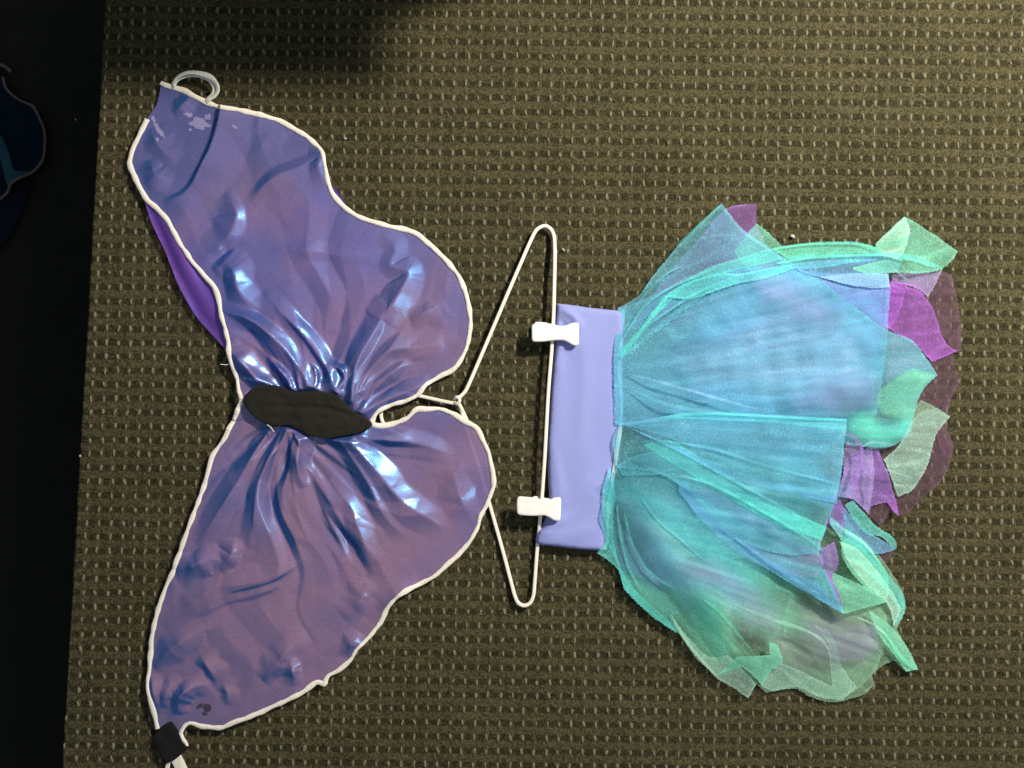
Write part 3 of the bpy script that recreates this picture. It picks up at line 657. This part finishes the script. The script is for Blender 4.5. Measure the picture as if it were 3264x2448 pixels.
# ---------------------------------------------------------------- tulle skirt
skirt = thing('tulle_skirt', 'aqua green and purple layered tulle skirt with lilac waistband on the carpet', 'skirt')
WB = [(1776,966),(1827,971),(1877,979),(1968,988),(1985,1000),(1990,1100),(1985,1250),(1985,1360),(1970,1482),(1945,1600),(1935,1700),(1920,1757),(1902,1757),(1834,1752),(1780,1745),(1713,1738),(1708,1726),(1711,1706),(1737,1659),(1751,1590),(1748,1545),(1746,1419),(1752,1320),(1756,1258),(1762,1174),(1769,1102),(1772,1050),(1772,1010)]
wb = spline(WB, 6, True, sharp=(0, 3, 15))
def wb_h(p):
    x, y = p[:, 0], p[:, 1]
    d, *_ = polydist(p, wb, True)
    z = .0105 + .0022 * (1 - np.exp(-d / 9)) - .0045 * np.exp(-d / 2.5)
    for l, a, h in (([(1790,985),(1830,1010),(1850,1045)], 12, .0035), ([(1778,1010),(1800,1040),(1830,1052)], 9, -.002), ([(1775,1200),(1790,1110),(1830,1096)], 14, .0025), ([(1780,1160),(1795,1120),(1815,1100)], 7, -.002),
                    ([(1720,1715),(1770,1670),(1810,1640)], 16, .003), ([(1740,1730),(1830,1700),(1900,1680)], 24, .0015), ([(1800,1620),(1850,1560),(1880,1500)], 26, .0012), ([(1760,1400),(1775,1500),(1790,1600)], 16, .0012), ([(1850,1000),(1862,1200),(1850,1420)], 24, .0009)):
        dd, t, s = polydist(p, l); z = z + 1.0 * h * np.sin(np.clip(t, .02, .98) * math.pi) ** .5 * np.exp(-(dd / a) ** 2)
    z = z + .0008 * noise(x * .012, y * .006, 31)
    z = z - .004 * np.exp(-((x - 1700) / 45) ** 2) * (y < 1690) 
    return np.maximum(z, .004)
band = sheet('waistband', wb, 7, wb_h, M['lycra'], skirt, zn=.011)
sheet('waistband_back', spline(np.asarray(WB) + (np.asarray(WB).mean(0) - WB) * .012, 9, True, sharp=(0, 3, 15)), 12, lambda p: .0032 + .0006 * noise(p[:, 0] * .01, p[:, 1] * .01, 4), M['lycra'], skirt, zn=.004)
sp_ = spline([(1988,984),(1987,1030),(1978,1100),(1974,1197),(1981,1278),(1977,1360),(1968,1420),(1964,1449),(1952,1530),(1944,1587),(1938,1650),(1936,1702),(1928,1756)], 4, False)

T = lambda p: cr(p, 1900, 600, .5425)
B = lambda p: cr(p, 1900, 1250, .6027)
R5 = lambda p: cr(p, 2500, 600, .3616)
R6 = lambda p: cr(p, 2500, 1200, .3616)
M['aqua'] = tulle_material('aqua_tulle', (.25, .72, .84), .36)
M['blue'] = tulle_material('blue_tulle', (.25, .58, .90), .38)
M['sky'] = tulle_material('pale_blue_tulle', (.42, .70, .94), .38)
M['turq'] = tulle_material('turquoise_tulle', (.24, .95, .88), .34)
M['green'] = tulle_material('sea_green_tulle', (.32, .90, .66), .34)
M['palegreen'] = tulle_material('pale_green_tulle', (0.592, 0.950, 0.800), .36)
M['olive'] = tulle_material('soft_green_tulle', (.44, .74, .52), .30)
M['purple'] = tulle_material('purple_tulle', (.27, .15, .23), .22)
M['violet'] = tulle_material('violet_tulle', (0.50, 0.28, 0.84), .40)
M['magenta'] = tulle_material('magenta_tulle', (0.54, 0.20, 0.76), .42)
M['mist'] = tulle_material('grey_lilac_tulle', (.62, .62, .70), .16)
M['lilac'] = tulle_material('lilac_tulle', (0.618, 0.540, 0.930), .30)
LAYER = [0]
RIM = [(1935,1800),(1972,1817),(2081,1961),(2219,2088),(2385,2223),(2442,2208),(2653,2238),(2780,2170),(2925,2133),(2876,2003),(2882,1943),(2830,1804),(2855,1720),(2836,1640),(2981,1551),(3039,1424),(3040,1265),(3064,1034),(3032,870),(3050,800),(2883,690),(2780,780),(2491,786),(2412,652),(2301,649),(2204,741),(2079,882),(2000,955)]
SEAM = [(1985,984),(1972,1200),(1978,1360),(1945,1587),(1922,1760)]
WC = np.array([1640., 1370.])
def stack(p, k):
    do, *_ = polydist(p, RIM); dw, *_ = polydist(p, SEAM)
    fo = np.clip(do / 170, 0, 1); fw = np.clip(dw / 150, 0, 1); fo = fo * fo * (3 - 2 * fo); fw = fw * fw * (3 - 2 * fw)
    base = (.0034 + .0036 * fo) * fw + (.0128 * (1 - fw)) * (.25 + .75 * fo)
    dz = (.00009 + .00014 * fo) * fw + .00006 * (1 - fw)
    return base + k * dz, fo, fw
def tulle(kind, pts, z=None, ripple=1.0, sharp=True, jag=1.6, label=None, amp=.0012, feather=0, kstep=1, thin=1.0):
    LAYER[0] += kstep; k = LAYER[0]; sd = int(round(k * 10))
    z0 = .008 + .00022 * k
    ol = spline(pts, 6, True, auto=48)
    s = np.arange(len(ol)); tt = np.roll(ol, -1, 0) - np.roll(ol, 1, 0); tt /= np.linalg.norm(tt, axis=1)[:, None] + 1e-9
    ol = ol + np.stack([-tt[:, 1], tt[:, 0]], 1) * (noise(s * .45, s * 0 + k * 2.7, sd) * jag + rng.uniform(-.7, .7, len(s)) + ((s % 2) * 2 - 1) * (.8 if jag > 1 else 0))[:, None]
    def th(p):
        d = p - np.array([925., 1370.]); return np.arctan2(d[:, 1], d[:, 0]) * 2.2, np.hypot(d[:, 0], d[:, 1]) - 700
    def hf(p):
        a, r = th(p)
        ramp = np.clip((r - 300) / 500, .15, 1)
        x, y = p[:, 0], p[:, 1]
        low, fo, fw = stack(p, k)
        zz = ramp * ripple * (.0020 * noise(a * 9, r * .0016, 3) + .0010 * noise(a * 24, r * .0030, 50) + .0010 * noise(a * 60, r * .005, 51) + .0014 * noise(x * .014, y * .014, 91))
        zz = zz + ramp * ripple * amp * .25 * (noise(a * 14 + k * 3.1, r * .0016 + k, sd) + .5 * noise(a * 40 + k, r * .0025, sd + 50))
        return np.maximum(low + zz * (.25 + .75 * fo) * (.3 + .7 * fw) , .0022 + k * .00006)
    def dens(p):
        a, r = th(p)
        g = 1 + .30 * noise(a * 14 + k * 5.3, r * .0022 + k * 1.7, sd + 7) + .18 * noise(a * 55 + k, r * .004, sd + 8) + .18 * noise(a * 130 + k, r * .006, sd + 18) + .16 * noise(p[:, 0] * .006, p[:, 1] * .006, sd + 9)
        rl = noise(a * 7 + k * 2.1, r * .0018 + k, sd + 33); g = g + .55 * np.exp(-(rl / .035) ** 2)
        rl = noise(p[:, 0] * .005 + k, p[:, 1] * .007 + k, sd + 34); g = g + .35 * np.exp(-(rl / .03) ** 2)
        dd, *_ = polydist(p, ol, True)
        if feather: return np.clip(g, .4, 1.9) * np.clip(dd / feather, 0, 1) ** 1.3 * thin
        return thin * np.clip(g, .4, 1.9) * (1 + .5 * np.exp(-(dd / 4.5) ** 2))       # the net is doubled at its turned edge
    o = sheet('tulle_layer', ol, 9, hf, M[kind], skirt, zn=lambda p: stack(p, k)[0], dens=dens)
    if label: o['label'] = label
    return o
strip('elastic_seam', sp_, stack(sp_, 24)[0] - .0008 + .0003 * noise(np.arange(len(sp_)) * .12, np.arange(len(sp_)) * 0., 6), 13, .0010, M['seam'], skirt, 8, 0, .3, zn=.013, wvar=.9, seed=5)
# --- bottom: dark purple net lying on the carpet
tulle('purple', [(2050,1000),(2300,900),(2600,820)] + R5([(1180,760),(1400,738),(1470,760),(1502,880),(1532,1000),(1545,1150),(1562,1200),(1555,1300),(1556,1430)]) + R5([(1490,1455),(1502,1560),(1540,1649)]) + R6([(1562,20),(1480,180),(1450,290),(1440,480),(1490,620),(1470,720),(1430,850),(1330,970),(1200,1090),(1090,1200),(1010,1230),(930,1170),(890,1260),(850,1330),(700,1200)]) + [(2500,1600),(2100,1500),(2000,1300)], label='purple tulle layer lying lowest on the carpet')
tulle('purple', R6([(1340,480),(1400,430),(1450,500),(1490,620),(1468,720),(1400,700),(1360,600)]))
tulle('purple', R5([(1440,1380),(1500,1260),(1560,1200),(1562,1330),(1555,1430),(1470,1460)]))
tulle('purple', R6([(860,1450),(940,1440),(955,1545),(890,1660),(840,1640)]))
tulle('purple', R6([(1380,300),(1440,180),(1500,40),(1560,10),(1470,190),(1450,300)]))
# --- green under-layer of the lower part
tulle('olive', [(1935,1760)] + B([(20,852),(120,940),(150,1030),(300,1180),(430,1270),(530,1390),(630,1500),(790,1480),(850,1545),(900,1590),(1050,1568),(1130,1610),(1250,1640),(1350,1620),(1430,1590),(1470,1540),(1458,1500),(1510,1450),(1580,1420),(1640,1480),(1703,1466),(1670,1400),(1620,1310),(1590,1250),(1632,1150),(1612,1040),(1540,920),(1440,800)]) + [(2500,1500),(2050,1500)], label='soft green tulle layer spread at the lower right')
tulle('olive', B([(760,900),(1000,1000),(1200,1090),(1460,1120),(1560,1200),(1530,1330),(1470,1480),(1350,1590),(1200,1620),(1050,1550),(960,1430),(1000,1250),(1020,1060),(880,1010)]), amp=.002)
tulle('lilac', [(1960,1640)] + B([(300,900),(540,850),(770,900),(740,960),(620,1010),(420,1060),(200,990),(90,880)]), feather=70)
tulle('palegreen', B([(900,1440),(1000,1440),(1250,1560),(1240,1450),(1230,1330),(1150,1230),(1250,1290),(1300,1450),(1380,1560),(1300,1630),(1180,1610),(1060,1560),(930,1580),(860,1540)]), amp=.0015)
tulle('mist', B([(560,960),(760,900),(1000,1000),(1250,1130),(1500,1190),(1530,1350),(1440,1440),(1240,1480),(1050,1500),(900,1400),(700,1250)]), amp=.002, feather=45)
tulle('palegreen', [(1945,1620)] + B([(60,700),(110,900),(200,1060),(420,1230),(620,1270),(800,1240),(1000,1180),(900,1000),(700,840),(400,640),(200,520)]), feather=70)
# --- purple top layers
tulle('violet', [(2318,664),(2413,651),(2412,710),(2456,790),(2620,886),(2820,926),(2826,1032),(2790,1110),(2500,1130),(2200,1080),(2010,1040),(2140,860),(2230,760)], label='violet tulle layer with its square corner poking out at the top')
tulle('purple', [(2316,664),(2414,650),(2413,712),(2380,740),(2340,720)])
tulle('green', [(2412,712),(2450,742),(2494,786),(2470,820),(2380,860),(2340,800)])
tulle('magenta', R5([(960,808),(892,880),(884,1040),(892,1210),(940,1250),(1180,1405),(1300,1533),(1400,1492),(1542,1432),(1450,1390),(1382,1285),(1362,1200),(1310,1050),(1235,955),(1200,910),(1090,872)]), label='magenta tulle patch folded double at the right')
tulle('lilac', R5([(940,770),(1100,740),(1390,720),(1330,850),(1265,960),(1200,905),(1090,860),(970,815)]))
tulle('magenta', R5([(300,810),(500,830),(920,880),(960,830),(1060,900),(1010,1100),(930,1240),(800,1180),(600,1050),(420,930)]))
# --- frills of the lower right
tulle('violet', R6([(700,650),(770,600),(830,640),(860,720),(930,900),(970,1060),(985,1085),(900,1110),(760,1140),(745,1215),(690,1160),(600,1080),(480,1060),(420,1130),(400,1100),(500,900),(560,700)]))
tulle('lilac', R6([(560,560),(700,640),(760,640),(770,900),(760,1000),(740,1210),(600,1080),(470,1060),(520,860),(520,680)]))
tulle('magenta', R6([(905,1105),(982,1075),(1000,1170),(1010,1228),(960,1190)]))
tulle('palegreen', R6([(1000,620),(1145,370),(1220,312),(1330,294),(1463,350),(1400,430),(1340,512),(1300,640),(1268,765),(1190,920),(1120,1010),(1000,1062),(962,950),(880,730)]), label='pale green leaf-shaped tulle flap at the right', amp=.002)
tulle('olive', R6([(1180,240),(1210,210),(1330,270),(1440,330),(1330,300),(1220,315),(1140,370),(1090,480),(1060,420)]))
tulle('violet', R6([(420,1150),(480,1080),(540,1200),(530,1310),(500,1420),(440,1340),(390,1290),(300,1500),(310,1580),(420,1649),(330,1649),(290,1500)]))
tulle('blue', R6([(520,1150),(610,1250),(700,1350),(840,1430),(990,1520),(930,1545),(780,1560),(640,1480),(540,1400)]))
tulle('turq', R6([(530,1130),(600,1090),(700,1200),(800,1310),(940,1400),(990,1470),(990,1520),(940,1490),(850,1410),(740,1390),(620,1270)]), label='turquoise curled tulle frill at the right')
# --- main upper panels
def fan(kind, a0, a1, r0, r1, feather=60):
    """a soft gore of net fanning out from the waist seam (angles in degrees, seen from the waistband)"""
    q = []
    for t in np.linspace(0, 1, 9): q.append((a0 + (a1 - a0) * t, r1 * (1 + .05 * math.sin(t * 9 + a0))))
    for t in np.linspace(1, 0, 7): q.append((a0 + (a1 - a0) * t, r0))
    pts = [(WC[0] + 40 + r * math.cos(math.radians(a)), WC[1] + r * math.sin(math.radians(a)) * (.62 + .38 * min(1, (r - 300) / 500))) for a, r in q]
    return tulle(kind, pts, feather=feather)
for kd, a0, a1, r0, r1 in (('aqua', -28, -8, 330, 1080), ('sky', -20, 2, 330, 1060), ('blue', -8, 12, 330, 1000), ('turq', 4, 20, 330, 1010), ('aqua', 14, 34, 340, 980), ('sky', 26, 44, 360, 900), ('turq', 34, 52, 380, 900), ('palegreen', 38, 50, 600, 1010), ('green', 28, 42, 650, 1080)):
    fan(kd, a0, a1, r0, r1)
tulle('violet', T([(1300,540),(1480,545),(1720,585),(1705,830),(1560,730),(1400,630)]), feather=14)
tulle('lilac', T([(1712,830),(1850,890),(1930,985),(1970,1050),(1800,1110),(1680,1150)]), feather=20)
tulle('sky', [(1990,1130),(2200,1000),(2450,860),(2600,850),(2760,880),(2835,950),(2830,1142),(2803,1251),(2798,1300),(2500,1330),(2200,1320),(1985,1340)], feather=50)
tulle('blue', [(1968,984),(2060,950),(2200,890),(2400,850),(2620,870),(2833,868),(2836,920),(2830,1034),(2822,1142),(2803,1251),(2800,1310),(2760,1350),(2500,1350),(2200,1340),(1966,1352),(1962,1200)], label='blue tulle layer ending in a straight cut at the right')
tulle('aqua', T([(130,702),(250,630),(330,520),(430,400),(560,260),(738,90),(756,112),(850,230),(1000,340),(1120,425),(1320,545),(1480,670),(1700,830),(1850,890),(1930,980),(2005,1100),(1930,1170),(1890,1260),(1860,1360),(1840,1420),(1750,1510),(1600,1520),(1000,1440),(110,1390),(105,1000)]), label='large aqua tulle panel with a pointed corner at the top')
tulle('sky', [(2100,1130),(2300,1000),(2450,880),(2540,870),(2640,930),(2810,1060),(2815,1142),(2796,1251),(2780,1300),(2500,1300),(2200,1270)], feather=110)
tulle('green', T([(1480,1300),(1660,1290),(1680,1400),(1830,1340),(1880,1250),(1840,1430),(1750,1515),(1620,1540),(1560,1520),(1480,1470)]), feather=30)
tulle('turq', T([(1470,1340),(1560,1290),(1700,1360),(1860,1330),(1850,1420),(1750,1515),(1600,1520),(1480,1430)]), feather=22)
tulle('green', T([(1660,1180),(1850,1060),(2000,1100),(1930,1170),(1890,1260),(1860,1370),(1770,1360),(1690,1340),(1640,1250)]), feather=8)
# --- turquoise turned edges at the top
tulle('turq', T([(150,950),(280,800),(430,625),(640,478),(850,408),(1060,348),(1250,324),(1430,318),(1560,325),(1660,352),(1690,385),(1500,380),(1200,400),(1000,440),(760,500),(560,560),(380,720),(240,880),(140,1000)]))
tulle('green', T([(1040,355),(1250,324),(1430,318),(1560,325),(1660,352),(1690,385),(1500,385),(1300,400),(1150,420)]))
tulle('turq', T([(1060,440),(1160,402),(1400,388),(1650,384),(1800,386),(1900,410),(2035,472),(1960,455),(1860,425),(1750,415),(1500,440),(1300,470),(1160,470)]))
tulle('blue', T([(1150,450),(1300,425),(1600,400),(1800,415),(1770,490),(1600,505),(1330,520),(1200,490)]))
tulle('green', T([(1640,332),(1740,240),(1812,168),(1880,205),(1950,250),(2040,310),(2124,372),(2090,425),(2030,478),(1900,412),(1780,388),(1690,384)]), label='sea green tulle corner poking out at the upper right')
tulle('palegreen', T([(1640,332),(1740,240),(1812,168),(1842,240),(1822,340),(1760,375),(1690,384)]))
tulle('palegreen', T([(1660,390),(1700,372),(1822,345),(1800,385),(1760,420)]))
tulle('green', T([(1500,470),(1760,410),(1900,430),(2030,478),(1900,500),(1760,495),(1600,505)]))
tulle('sky', T([(1320,520),(1500,503),(1718,500),(1732,582),(1600,583),(1450,560)]))
tulle('sky', T([(1320,522),(1500,512),(1716,506),(1726,578),(1560,572),(1440,555)]))
tulle('turq', T([(138,985),(240,855),(330,725),(430,615),(560,545),(740,500),(850,500),(1100,455),(1170,470),(1000,530),(850,555),(640,625),(540,650),(420,640),(330,760),(230,900),(150,1000)]))
tulle('aqua', T([(140,990),(300,860),(430,755),(560,640),(660,590),(640,630),(560,690),(430,790),(300,895),(145,1005)]))
# --- lower panels
tulle('aqua', [(1935,1600)] + B([(30,600),(20,680),(60,800),(110,900),(150,1030),(300,1180),(430,1270),(400,1180),(600,1090),(760,1170),(740,960),(640,900),(840,860),(1010,1000),(1250,1130),(1310,1172),(1200,900),(1180,800),(900,600),(500,440),(250,420),(110,380)]), label='aqua tulle panel fanning from the lower waistband')
tulle('sky', [(1950,1560)] + B([(80,560),(90,760),(140,960),(300,1130),(420,1200),(620,1120),(760,1160),(735,960),(640,880),(500,740),(330,600),(180,500)]), feather=90)
tulle('turq', B([(5,850),(60,770),(30,560),(70,390),(100,520),(90,700),(120,900),(200,1040),(330,1160),(420,1240),(430,1275),(290,1180),(150,1040),(118,940)]))
tulle('green', B([(110,900),(200,960),(330,1010),(520,1000),(640,1060),(700,1140),(760,1290),(840,1390),(700,1440),(640,1500),(530,1390),(430,1265),(300,1180),(160,1040)]), feather=34, thin=1.2)
tulle('palegreen', B([(400,1180),(440,1240),(500,1310),(600,1400),(700,1390),(760,1450),(850,1545),(805,1618),(720,1560),(630,1505),(530,1390),(450,1290)]))
tulle('green', B([(640,1495),(690,1450),(740,1400),(840,1395),(920,1390),(915,1320),(960,1340),(990,1430),(930,1470),(880,1550),(820,1490),(770,1450),(700,1475)]), thin=1.5)
tulle('green', B([(1440,1150),(1560,1240),(1640,1340),(1703,1466),(1640,1478),(1570,1380),(1500,1290)]), amp=.002)
tulle('green', B([(1300,780),(1400,770),(1540,960),(1540,1110),(1400,1010),(1300,870)]))
tulle('turq', B([(1240,655),(1300,708),(1400,775),(1480,875),(1560,985),(1620,1060),(1636,1150),(1580,1242),(1604,1150),(1540,1060),(1420,940),(1320,860),(1295,780),(1240,700)]), label='bright turquoise frill curling down the right edge')
tulle('palegreen', B([(1290,790),(1380,830),(1480,940),(1570,1060),(1615,1150),(1575,1240),(1540,1120),(1420,1010),(1320,880)]))
tulle('green', B([(1200,930),(1290,970),(1420,1030),(1540,1110),(1430,1140),(1310,1172),(1260,1100)]))
tulle('violet', B([(1190,830),(1260,790),(1280,900),(1250,990),(1290,1080),(1300,1150),(1260,1110),(1230,1000),(1195,900)]))
tulle('lilac', B([(460,520),(600,520),(900,680),(1000,760),(1180,850),(1200,920),(1160,980),(1000,960),(800,880),(620,740)]))
tulle('aqua', B([(460,470),(560,560),(700,640),(900,760),(1100,880),(1200,930),(1310,1172),(1150,1080),(1000,990),(850,900),(700,800),(560,680),(480,575),(435,520)]))
tulle('blue', B([(440,475),(480,470),(560,600),(700,730),(860,850),(1010,940),(1160,1010),(1240,1090),(1310,1172),(1150,1082),(1000,992),(850,902),(700,802),(560,682),(478,575),(438,520)]), label='blue tulle fold running down to the lower right')
tulle('blue', B([(130,168),(300,140),(470,112),(700,115),(1000,130),(1327,145),(1316,240),(1300,400),(1282,500),(1240,630),(1100,560),(850,450),(600,330),(350,230)]), label='blue tulle panel with a straight top edge')
tulle('aqua', B([(130,168),(300,140),(470,112),(700,115),(1000,130),(1327,145),(1316,240),(1300,400),(1282,500),(1240,640),(1200,750),(1175,850),(1000,860),(800,800),(640,680),(480,520),(330,430),(110,400),(90,250)]))
tulle('turq', B([(330,136),(470,110),(700,113),(1000,128),(1328,143),(1322,200),(1150,185),(900,160),(700,150),(480,140)]))
tulle('aqua', B([(110,390),(200,340),(330,320),(460,400),(350,430),(240,440),(140,440)]))
tulle('turq', B([(250,280),(400,262),(600,380),(850,528),(1050,640),(1222,715),(1192,785),(1000,700),(800,600),(650,520),(460,410),(330,330)]))
tulle('turq', B([(700,560),(760,535),(900,590),(1060,650),(1220,716),(1195,780),(1050,740),(860,650)]))
tulle('blue', B([(150,175),(330,250),(520,330),(760,420),(1000,490),(1270,560),(1275,590),(1000,530),(760,470),(600,400),(380,290)]))

for kd, a0, a1, r0, r1 in (('aqua', 22, 47, 350, 900), ('turq', 30, 50, 350, 930), ('sky', 36, 50, 380, 820), ('palegreen', 36, 47, 520, 960), ('aqua', 4, 24, 360, 960)):
    fan(kd, a0, a1, r0, r1, 90)
# lilac net between the folds, and narrow pleats where the net lies double
tulle('lilac', B([(420,880),(620,860),(760,920),(900,1040),(1010,1180),(960,1290),(820,1240),(640,1080),(480,980)]), feather=60)
tulle('lilac', B([(1080,1180),(1300,1220),(1480,1240),(1500,1340),(1400,1420),(1200,1400),(1080,1300)]), feather=60, thin=.5)
tulle('lilac', T([(900,520),(1150,520),(1320,620),(1500,760),(1400,860),(1150,760),(950,660)]), feather=80)
tulle('lilac', T([(1350,1080),(1650,1060),(1680,1240),(1480,1330),(1200,1320),(1100,1230)]), feather=80)
def pleat(kind, line, w=9):
    q = spline(line, 10, False); t = np.gradient(q, axis=0); t /= np.linalg.norm(t, axis=1)[:, None]; nn = np.stack([-t[:, 1], t[:, 0]], 1)
    u = np.linspace(0, 1, len(q)); ww = (w * np.sin(np.pi * np.clip(u, .03, .97)) ** .6 * (1 + .4 * noise(u * 5 + w, u * 0, int(w * 7))))[:, None]
    return tulle(kind, np.vstack([q + nn * ww * .5, (q - nn * ww * .5)[::-1]]).tolist(), jag=.6, kstep=.12, thin=.6)
for kd, ln_, w in (
  ('palegreen', B([(700,1108),(800,1152),(960,1212),(1080,1250),(1180,1300),(1230,1360),(1242,1430)]), 11),
  ('turq', B([(250,920),(330,990),(420,1042)]), 9), ('palegreen', B([(395,1175),(430,1240),(530,1390),(640,1500)]), 12),
  ('green', B([(560,1090),(660,1170),(760,1290),(840,1390)]), 9),
  ('turq', B([(150,640),(190,800),(260,930),(300,1000)]), 9), ('turq', B([(110,600),(130,760),(175,930),(240,1050)]), 8), ('aqua', B([(240,560),(330,680),(470,800),(560,880)]), 8),
  ('sky', R6([(680,632),(740,590),(800,580),(900,592),(985,604)]), 8), ('palegreen', R6([(880,812),(960,840),(1040,862),(1125,900)]), 8),
  ('palegreen', B([(1250,690),(1330,740),(1420,800),(1500,900)]), 8), 
  ('green', B([(1540,1290),(1590,1370),(1650,1440),(1695,1465)]), 12), ('palegreen', B([(1380,1190),(1470,1230),(1540,1290)]), 8),
  ('turq', T([(170,960),(320,800),(470,690),(620,600),(760,540)]), 9), ('aqua', T([(200,720),(320,590),(420,500),(520,450)]), 8), ('turq', T([(150,900),(260,720),(380,620),(520,540),(700,470)]), 8),
  ('sky', T([(190,1090),(420,1150),(700,1230),(950,1300)]), 10), ('aqua', T([(200,1180),(420,1270),(640,1310),(900,1330)]), 11),
   
  ('turq', T([(1070,440),(1250,410),(1500,395),(1700,390),(1850,410),(1960,440),(2036,475)]), 9), ('turq', T([(1060,352),(1250,326),(1430,320),(1560,328),(1680,380)]), 9), ('palegreen', T([(1640,332),(1730,250),(1812,168)]), 8),
  ('turq', T([(740,90),(640,185),(520,300),(430,402)]), 9), ('sky', T([(1735,460),(1770,490),(1840,545)]), 8),
  ('turq', B([(470,112),(700,115),(1000,130),(1326,146)]), 10), ('aqua', B([(200,200),(420,300),(640,420),(860,540),(1060,640)]), 9), ('blue', B([(640,700),(820,830),(1010,960),(1200,1080)]), 10),
  ('turq', B([(450,440),(640,500),(900,640),(1100,760),(1190,830)]), 9), ('aqua', B([(330,250),(620,300),(900,390),(1270,480)]), 10),
  ('violet', R6([(690,720),(650,850),(590,980),(500,1040)]), 16), ('violet', R6([(540,500),(620,540),(680,620),(690,720)]), 14), ('lilac', R6([(770,640),(780,800),(770,1000),(745,1140)]), 9),
  ('magenta', R5([(960,830),(1100,850),(1240,900)]), 9)):
    pleat(kd, ln_, w)

# ---------------------------------------------------------------- second pair of wings on the black floor
wz = FZ + .004
sh = thing('fairy_wings', 'dark teal wings in shade on the black floor, mostly outside the left of the photo', 'costume wings')
c1 = lambda p: cr(p, 0, 0, .4973)
OUT2 = c1([(-520,300),(-200,330),(0,440),(30,500),(60,580),(140,650),(225,690),(262,760),(292,850),(302,950),(288,1028),(225,1105),(130,1182),(50,1250),(-20,1310),(-200,1420),(-520,1500)])
ol2 = spline(OUT2, 7, True)
def h2(p):
    x, y = p[:, 0], p[:, 1]
    z = wz + .004 + .004 * fbm(x * .008, y * .008, 61, 2)
    for l, a, h in ((c1([(-60,800),(20,900),(90,1050),(160,1180)]), 26, .010), (c1([(-80,1050),(30,1100),(100,1190)]), 20, .008), (c1([(60,620),(120,800),(200,900)]), 30, .005)):
        d, t, s = polydist(p, l); z = z + h * np.exp(-(d / a) ** 2)
    return z
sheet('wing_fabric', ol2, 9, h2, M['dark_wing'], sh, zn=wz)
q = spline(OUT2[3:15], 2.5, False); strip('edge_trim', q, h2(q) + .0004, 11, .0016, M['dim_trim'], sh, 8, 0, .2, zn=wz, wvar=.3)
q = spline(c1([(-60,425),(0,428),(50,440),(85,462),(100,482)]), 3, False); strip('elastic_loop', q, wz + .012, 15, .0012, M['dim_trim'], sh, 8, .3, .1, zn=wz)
sheet('sheen_patch', spline(c1([(-60,800),(0,840),(55,900),(105,1030),(135,1110),(215,1105),(150,1170),(90,1212),(70,1130),(30,1030),(-60,960)]), 7, True), 9, lambda p: h2(p) + .0012, M['teal'], sh, zn=wz)  # reflection on the wing cloth, painted as a laid-on teal patch
UN2 = spline(c1([(130,1150),(190,1180),(170,1280),(120,1400),(60,1510),(-20,1600),(-300,1700),(-500,1500),(-200,1300)]), 8, True)
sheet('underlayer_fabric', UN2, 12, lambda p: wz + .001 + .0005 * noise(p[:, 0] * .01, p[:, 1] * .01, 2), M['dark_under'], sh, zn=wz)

# ---------------------------------------------------------------- unseen low table, added above the frame to throw the soft shadow at top left
def build_shadow_table():
    t = thing('shadow_table', 'unseen low wooden table added beyond the top edge to cast the top left shadow', 'table')
    wood = plain('shadow_table_wood', (.20, .12, .065), .5, .2, 300, .3, .4)
    def box(name, x0, x1, y0, y1, z0, z1, b=.004, parent=t):
        import bmesh
        bm = bmesh.new(); bmesh.ops.create_cube(bm, size=1)
        for v in bm.verts: v.co = ((x0 + x1) / 2 + v.co.x * (x1 - x0), (y0 + y1) / 2 + v.co.y * (y1 - y0), (z0 + z1) / 2 + v.co.z * (z1 - z0))
        bmesh.ops.bevel(bm, geom=list(bm.edges), offset=b, segments=2, affect='EDGES', profile=.5)
        me = bpy.data.meshes.new(name); bm.to_mesh(me); bm.free(); me.materials.append(wood)
        o = bpy.data.objects.new(name, me); COL.objects.link(o); o.parent = parent
        return o
    X0, X1_, Y0_, Y1_ = -.395, .118, .430, .84
    box('table_top', X0, X1_, Y0_, Y1_, .282, .302)
    for x in (X0 + .03, X1_ - .065):
        for y in (Y0_ + .03, Y1_ - .065): box('leg', x, x + .035, y, y + .035, -.002, .2818)
    for y in (Y0_ + .04, Y1_ - .055): box('apron', X0 + .066, X1_ - .066, y, y + .016, .235, .2818, .002)
build_shadow_table()

# ---------------------------------------------------------------- specks of lint
def lint(px, py, r, label, z=0.0012, sx=1.0, ro=0.0):
    n, m = 8, 5; V = []; F = []
    for j in range(m + 1):
        ph = math.pi * j / m
        for i in range(n):
            a = 2 * math.pi * i / n; rr = r * .72 * S * random.uniform(.7, 1.25)
            x = rr * math.sin(ph) * math.cos(a) * sx; y = rr * math.sin(ph) * math.sin(a)
            V.append((x * math.cos(ro) - y * math.sin(ro), x * math.sin(ro) + y * math.cos(ro), rr * .5 * math.cos(ph)))
    for j in range(m):
        for i in range(n):
            F.append((j * n + i, (j + 1) * n + i, (j + 1) * n + (i + 1) % n, j * n + (i + 1) % n))
    o = mesh_obj('lint', V, F, M['lint']); x, y = W([(px, py)], z)[0]; o.location = (x, y, z)
    o['label'] = label; o['category'] = 'lint'; o['group'] = 'lint specks on the floor'
lint(241, 381, 5.5, 'white lint speck on the black floor left of the carpet edge', FZ + .002)
lint(1100, 441, 4.2, 'tiny pale lint speck on the carpet right of the upper wing', sx=1.8)
lint(1796, 795, 3.2, 'thin white lint fibre on the carpet right of the hanger bend', sx=3.0, ro=-.8)
lint(1621, 901, 3.5, 'tiny white lint speck inside the upper half of the hanger')
lint(2527, 754, 7.5, 'biggest cream lint lump, above the tulle skirt', sx=1.5, ro=-.6)
lint(2894, 1976, 4.0, 'small white lint speck right of the skirt hem low down')
lint(255, 1453, 5.0, 'pale lint speck beside the left carpet edge')
